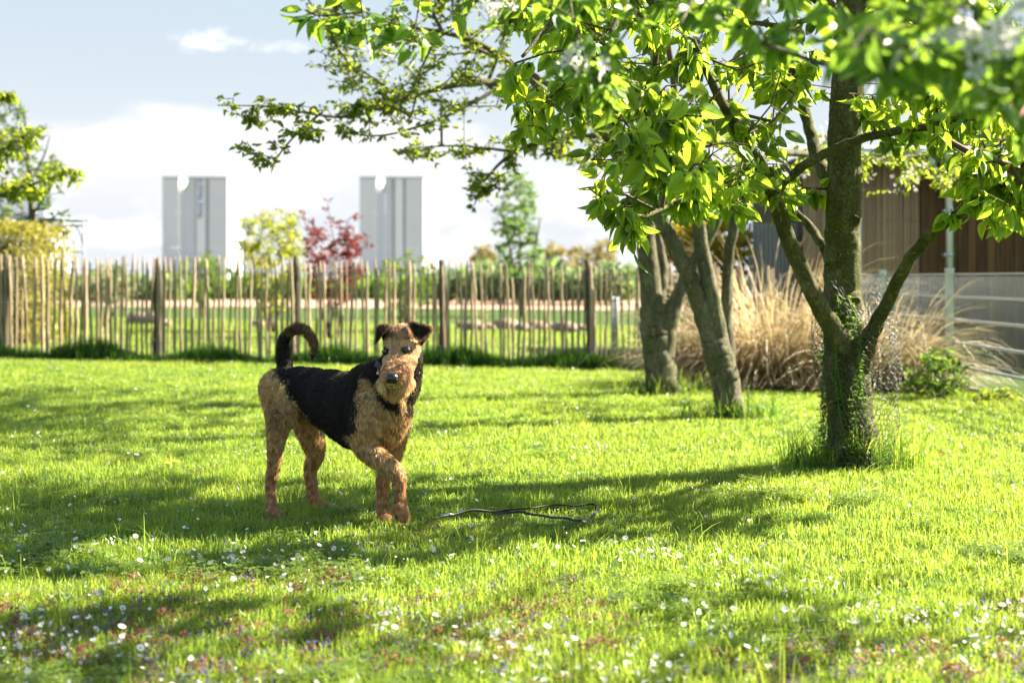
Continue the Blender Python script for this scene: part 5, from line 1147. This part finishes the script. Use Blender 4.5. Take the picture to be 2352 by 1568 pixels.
    me.materials.clear(); me.materials.append(M['coat']); me.polygons.foreach_set('use_smooth', np.ones(len(me.polygons), bool)); body = link('body', me, root)
    # ---- hair: short strands rooted on the body
    idx = {n: i for i, n in enumerate(names)}
    me.calc_loop_triangles(); nt = len(me.loop_triangles); tri = np.zeros(nt * 3, np.int32); me.loop_triangles.foreach_get('vertices', tri); tri = tri.reshape(-1, 3)
    A, B_, C_ = V[tri[:, 0]], V[tri[:, 1]], V[tri[:, 2]]; ar = np.linalg.norm(np.cross(B_ - A, C_ - A), axis=1)
    dens = np.ones(nt); tl = lab[tri[:, 0]]
    for p, k in (('head', 1.6), ('muzzle', 2), ('beard', 3), ('brow', 1.6), ('paw', 1.3)): dens[tl == idx[p]] = k
    N = 95000; pick = rn.choice(nt, N, p=ar * dens / (ar * dens).sum()); r1, r2 = rn.random(N), rn.random(N); k = r1 + r2 > 1; r1[k], r2[k] = 1 - r1[k], 1 - r2[k]
    Q = A[pick] + (B_[pick] - A[pick]) * r1[:, None] + (C_[pick] - A[pick]) * r2[:, None]; nn = Nn[tri[pick, 0]]; hl, _ = nearest(Q)
    L = np.full(N, .016); lift = np.full(N, .35); flow = np.tile(-u * .8 + [0, 0, -.6], (N, 1)); curl = np.full(N, .15)
    def setp(mask, l, lf, fl, cu): L[mask] = l; lift[mask] = lf; flow[mask] = fl; curl[mask] = cu
    zt = (HY - F * (Q[:, 2] - CH) / Q[:, 1]) * 1.0884; zt = (zt - 760) * 2.658
    setp(hl == idx['hind'], .019, .34, [-.15, 0, -1], .6); setp(hl == idx['front'], .017, .34, [0, -.1, -1], .45); setp(hl == idx['paw'], .014, .4, [.1, -.3, -.8], .2)
    setp(hl == idx['chest'], .020, .45, [.1, -.1, -1], .3); setp(hl == idx['neck'], .016, .3, [-.5, 0, -.8], .15); setp(hl == idx['tail'], .018, .6, [0, 0, .3], .3)
    setp(hl == idx['head'], .010, .35, -a, .1); setp(hl == idx['muzzle'], .016, .5, -c_ * .0 + np.array([.2, .1, -.3]), .25); setp(hl == idx['brow'], .010, .45, a * .8 + np.array([0, -.4, 0]), .1); setp(hl == idx['beard'], .042, .40, a * .6 + np.array([0, -.1, -.8]), .30)
    thigh = (hl == idx['hind']) & (zt < 640); setp(thigh, .014, .3, [-.6, 0, -.7], .15)
    mz = hl == idx['muzzle']; side = np.sign((Q - Z(1030, 450, 5.28)) @ b_)[:, None]; sd_ = np.abs((Q - Z(1030, 450, 5.28)) @ b_)[:, None] / .05; flow[mz] = (b_ * side * .9 * np.clip(sd_, 0, 1) + a * (.9 * np.clip(sd_, 0, 1) - .35) + np.array([0, 0, -.2]))[mz]
    cl = in_poly((((CX + F * Q[:, 0] / Q[:, 1]) * 1.0884 - 600) * 2.658), zt, BLACK) & (hl == idx['body']); L[cl] = .011; lift[cl] = .22
    zx_ = ((CX + F * Q[:, 0] / Q[:, 1]) * 1.0884 - 600) * 2.658; ey = (((zx_ - 1108) / 30) ** 2 + ((zt - 300) / 26) ** 2 < 1) | (((zx_ - 966) / 22) ** 2 + ((zt - 312) / 28) ** 2 < 1); L[ey & (nn[:, 1] < .2)] = .002
    L *= rn.uniform(.6, 1.3, N); fl = flow / np.linalg.norm(flow, axis=1)[:, None]; fl = fl - nn * (fl * nn).sum(1)[:, None] * .9
    # neighbouring hairs bend together in locks
    ph = np.sin(Q[:, 0] * 190 + np.sin(Q[:, 2] * 90) * 2) + np.sin(Q[:, 2] * 170 + Q[:, 1] * 120); sd = np.cross(nn, fl); sd /= np.linalg.norm(sd, axis=1)[:, None] + 1e-6
    d = fl + nn * lift[:, None] + sd * (curl * ph)[:, None] + rn.normal(0, .16, (N, 3)); d /= np.linalg.norm(d, axis=1)[:, None]
    d2 = d + fl * .5 + sd * (-curl * ph * 1.6)[:, None] + np.array([0, 0, -.25]); d2 /= np.linalg.norm(d2, axis=1)[:, None]
    big_ = (rn.random(N) < .10) & (curl > .12); wd = rn.uniform(.0007, .0014, N)[:, None] * np.where(big_, 2.6, 1)[:, None]; rt = rn.normal(0, 1, (N, 3)); ws = np.cross(d, rt); ws /= np.linalg.norm(ws, axis=1)[:, None] + 1e-6; ws *= wd
    p0 = Q - nn * .001; p1 = p0 + d * (L * .5)[:, None]; p2 = p1 + d2 * (L * .5)[:, None]
    HV = np.stack([p0 - ws, p0 + ws, p1 - ws * .8, p1 + ws * .8, p2], 1).reshape(-1, 3); o5 = np.arange(N)[:, None] * 5
    hc = colour(Q, hl, names, rn) * rn.uniform(.6, 1.4, N)[:, None] * (1 + .16 * ph * np.where(curl > .2, 1.3, .5))[:, None] * np.where(big_, rn.choice([.55, .8, 1.35], N), 1)[:, None]; hc = np.clip(hc, .006, .85)
    hm = new_mesh('hair', HV - org, [np.array([[0, 1, 3, 2]]) + o5, np.array([[2, 3, 4]]) + o5], [M['hair']], True, {'col': np.repeat(hc, 5, 0)})
    ho = link('hair', hm, root); ho['kind'] = 'stuff'
    # ---- eyes, nose, ears, collar on the surface
    bv = BVHTree.FromPolygons([tuple(x) for x in V], [tuple(p.vertices) for p in me.polygons])
    def hit(x, y):
        t = Vector(Z(x, y, 5.3)) - Vector((0, 0, CH)); q = bv.ray_cast(Vector((0, 0, CH)), t.normalized()); return np.array(q[0]) if q[0] is not None else np.array(Z(x, y, 5.3))
    black = plain('wet black nose', (.010, .010, .011), .22, 0, .6, .3, 90, .3); eyem = plain('dark brown eye', (.012, .007, .004), .04, 0, .8, .1); rim = plain('black eye rim', (.012, .010, .010), .5)
    for x, y, s in ((1108, 306, 1.0), (966, 316, .9)):
        q = hit(x, y); dirc = np.array([0, -1, .02]); MB().ell(q + dirc * .002, (.0140 * s, .007, .0115 * s), nu=18, nv=10).build('eyelid', rim, root)
        MB().ell(q + dirc * .0065, (.0105 * s, .0088, .0105 * s), nu=18, nv=12).build('eye', eyem, root)
    q = hit(1010, 492); Hm = np.array(H).T; m = MB(); m.ell(q + np.array([0, -.006, 0]), (.020, .0245, .020), Hm, 20, 14); m.ell(q + np.array([-.012, -.012, -.006]), (.012, .011, .012), Hm, 12, 8); m.ell(q + np.array([.012, -.012, -.006]), (.012, .011, .012), Hm, 12, 8)
    nose = m.build('nose', black, root); m = MB()
    for sx in (-1, 1): m.ell(q + np.array([sx * .0125, -.0235, -.004]), (.004, .003, .0045), nu=8, nv=6)
    m.build('nostrils', plain('nostril', (.002, .002, .002), .9), nose)
    q = hit(1018, 545); MB().tube([q + np.array([-.012, -.002, -.001]), q + np.array([0, -.004, .001]), q + np.array([.013, -.002, -.001])], .0018, 6).build('mouth_line', rim, root)
    # ears: folded flaps with thickness, velvety
    b = NB('ear velvet'); n_ = b.noise(70, 4, .6); cc = b.attr('lv'); M['ear'] = b.done(b.pbr(b.mix(b.math('MULTIPLY', n_, .55), b.ramp(cc, [(0, (.016, .013, .012)), (.55, (.05, .03, .02)), (1, (.30, .17, .09))]), (.008, .007, .007)), .7, 0, .2, b.bump(n_, .5, .004)))
    def flap(name, pts, thick, hairs=1700):
        "outline pts: (zx, zy, Y, tone); fan round the middle, with front and back face"
        O = np.array([Z(x, y, Y) for x, y, Y, _ in pts]); tn = np.array([t for *_, t in pts]); o2 = []; t2 = []
        n = len(O)
        for i in range(n):
            for f in (0, .5): o2.append(O[i] * (1 - f) + O[(i + 1) % n] * f); t2.append(tn[i] * (1 - f) + tn[(i + 1) % n] * f)
        O, tn = np.array(o2), np.array(t2); n = len(O); cen = O.mean(0); cen = cen + np.array([0, -.006, 0]); rings = [O, O * .6 + cen * .4 + [0, -.004, 0], O * .25 + cen * .75 + [0, -.006, 0]]
        Vf = np.concatenate(rings + [[cen + [0, -.006, 0]]]); nb = len(Vf); Vb = Vf + np.array([0, thick, 0]); a_ = np.arange(n); bb = (a_ + 1) % n; q = []; t = []
        for off, fl_ in ((0, False), (nb, True)):
            for k in range(2): qq = np.c_[off + k * n + a_, off + k * n + bb, off + (k + 1) * n + bb, off + (k + 1) * n + a_]; q.append(qq[:, ::-1] if fl_ else qq)
            tt_ = np.c_[off + 2 * n + a_, off + 2 * n + bb, np.full(n, off + 3 * n)]; t.append(tt_[:, ::-1] if fl_ else tt_)
        q.append(np.c_[a_, nb + a_, nb + bb, bb]); tone = np.r_[tn, tn * .5, tn * .3, [tn.mean() * .2]]; tone = np.r_[tone, tone]
        m = MB(); m.add(np.r_[Vf, Vb], np.concatenate(q), np.concatenate(t)); m.C = [tone]; e = m.build(name, M['ear'], root)
        # fringe and nap
        i = rn.integers(0, n, hairs); f = rn.random(hairs)[:, None]; edge = O[i] * (1 - f) + O[(i + 1) % n] * f; k = rn.random(hairs)[:, None] ** .5; base = edge * k + cen * (1 - k) + np.array([0, -.005, 0]); out = (edge - cen); out /= np.linalg.norm(out, axis=1)[:, None]
        dd = out * .6 + np.array([.1, -.35, -.6]) + rn.normal(0, .3, (hairs, 3)); dd /= np.linalg.norm(dd, axis=1)[:, None]; ww = np.cross(dd, rn.normal(0, 1, (hairs, 3))); ww /= np.linalg.norm(ww, axis=1)[:, None]; ww *= .0009; LL = rn.uniform(.006, .013, hairs)[:, None]
        HV = np.stack([base - ww, base + ww, base + dd * LL], 1).reshape(-1, 3); tt = np.array([.016, .013, .012]) + (np.clip(tn[i], 0, 1) * (k[:, 0] > .75))[:, None] * np.array([.30, .17, .09]); tt = tt * rn.uniform(.6, 1.7, hairs)[:, None]
        h = link('ear_hair', new_mesh('ear_hair', HV - org, [np.arange(hairs * 3).reshape(-1, 3)], [M['hair']], True, {'col': np.repeat(tt, 3, 0)}), e); h['kind'] = 'stuff'
    flap('ear', [(1118, 130, 5.36, .7), (1140, 108, 5.355, .6), (1185, 122, 5.345, .2), (1235, 135, 5.345, .2), (1280, 150, 5.355, .9), (1282, 178, 5.36, 1), (1240, 215, 5.345, .8), (1195, 248, 5.33, .8), (1165, 225, 5.325, .5), (1145, 180, 5.335, .1)], .009)
    flap('ear_base', [(1200, 230, 5.37, .8), (1268, 185, 5.37, .9), (1250, 220, 5.38, 1), (1215, 262, 5.385, 1), (1190, 300, 5.39, 1), (1170, 250, 5.38, .8)], .012, 500)
    flap('ear', [(1012, 150, 5.35, .5), (985, 128, 5.35, .6), (935, 126, 5.35, .9), (908, 148, 5.345, .9), (902, 200, 5.335, .7), (894, 262, 5.325, .8), (908, 266, 5.322, .9), (930, 225, 5.325, .7), (948, 185, 5.33, .6), (975, 165, 5.34, .3)], .009)
    flap('ear_base', [(930, 160, 5.365, .3), (1000, 150, 5.365, .4), (985, 215, 5.37, .2), (955, 245, 5.375, .5), (940, 210, 5.37, .4)], .012, 500)
    # collar: a band round the neck, buckle and tag
    cen = Z(1018, 505, 5.41); e1 = Z(1132, 604, 5.37) - cen; R1 = np.linalg.norm(e1); e1 = e1 / R1; e2 = np.array([.05, 1, -.25]); e2 -= e1 * (e1 @ e2); e2 /= np.linalg.norm(e2); e3 = np.cross(e1, e2)
    if e3[2] < 0: e3 = -e3
    V2 = []; n = 48; 
    for i in range(n):
        t = i / n * 2 * math.pi; rr = R1 * (1.0 + .02 * math.sin(3 * t)); c0 = cen + e1 * math.cos(t) * rr + e2 * math.sin(t) * .098
        o_ = (e1 * math.cos(t) + e2 * math.sin(t)); V2 += [c0 - e3 * .011, c0 + e3 * .011, c0 + e3 * .011 + o_ * .004, c0 - e3 * .011 + o_ * .004]
    k = np.arange(4); Q2 = np.concatenate([np.c_[i * 4 + k, i * 4 + (k + 1) % 4, ((i + 1) % n) * 4 + (k + 1) % 4, ((i + 1) % n) * 4 + k] for i in range(n)])
    col = MB().add(np.array(V2), Q2).build('collar', M['leather'], root, False)
    g = Z(1128, 592, 5.335); MB().tube([g + np.array([.022 * math.cos(t), -.004, .010 * math.sin(t)]) for t in np.linspace(0, 6.283, 15)], .0028, 6, cap=False).build('buckle', plain('olive green plastic clip', (.22, .27, .05), .4), col)
    g2 = Z(1095, 606, 5.32); MB().box(g2, (.045, .006, .016), (0, .35, 0)).build('collar_tab', M['leather'], col, False)
    for i, (x, y, cm) in enumerate(((922, 440, (.6, .05, .06)), (932, 420, (.7, .7, .7)), (918, 458, (.65, .65, .65)))): MB().ell(hit(x, y) + np.array([0, -.006, 0]), (.006, .005, .006), nu=8, nv=6).build('collar_charm', plain('charm', cm, .3), col)
    for x, y in ((1035, 1420), (1065, 1440), (1095, 1442)): q = Z(x, y - 8, 5.245); MB().tube([q + np.array([0, .012, .006]), q, q + np.array([.003, -.010, -.008])], [.004, .0035, .001], 8).build('claw', black, root)
dog()
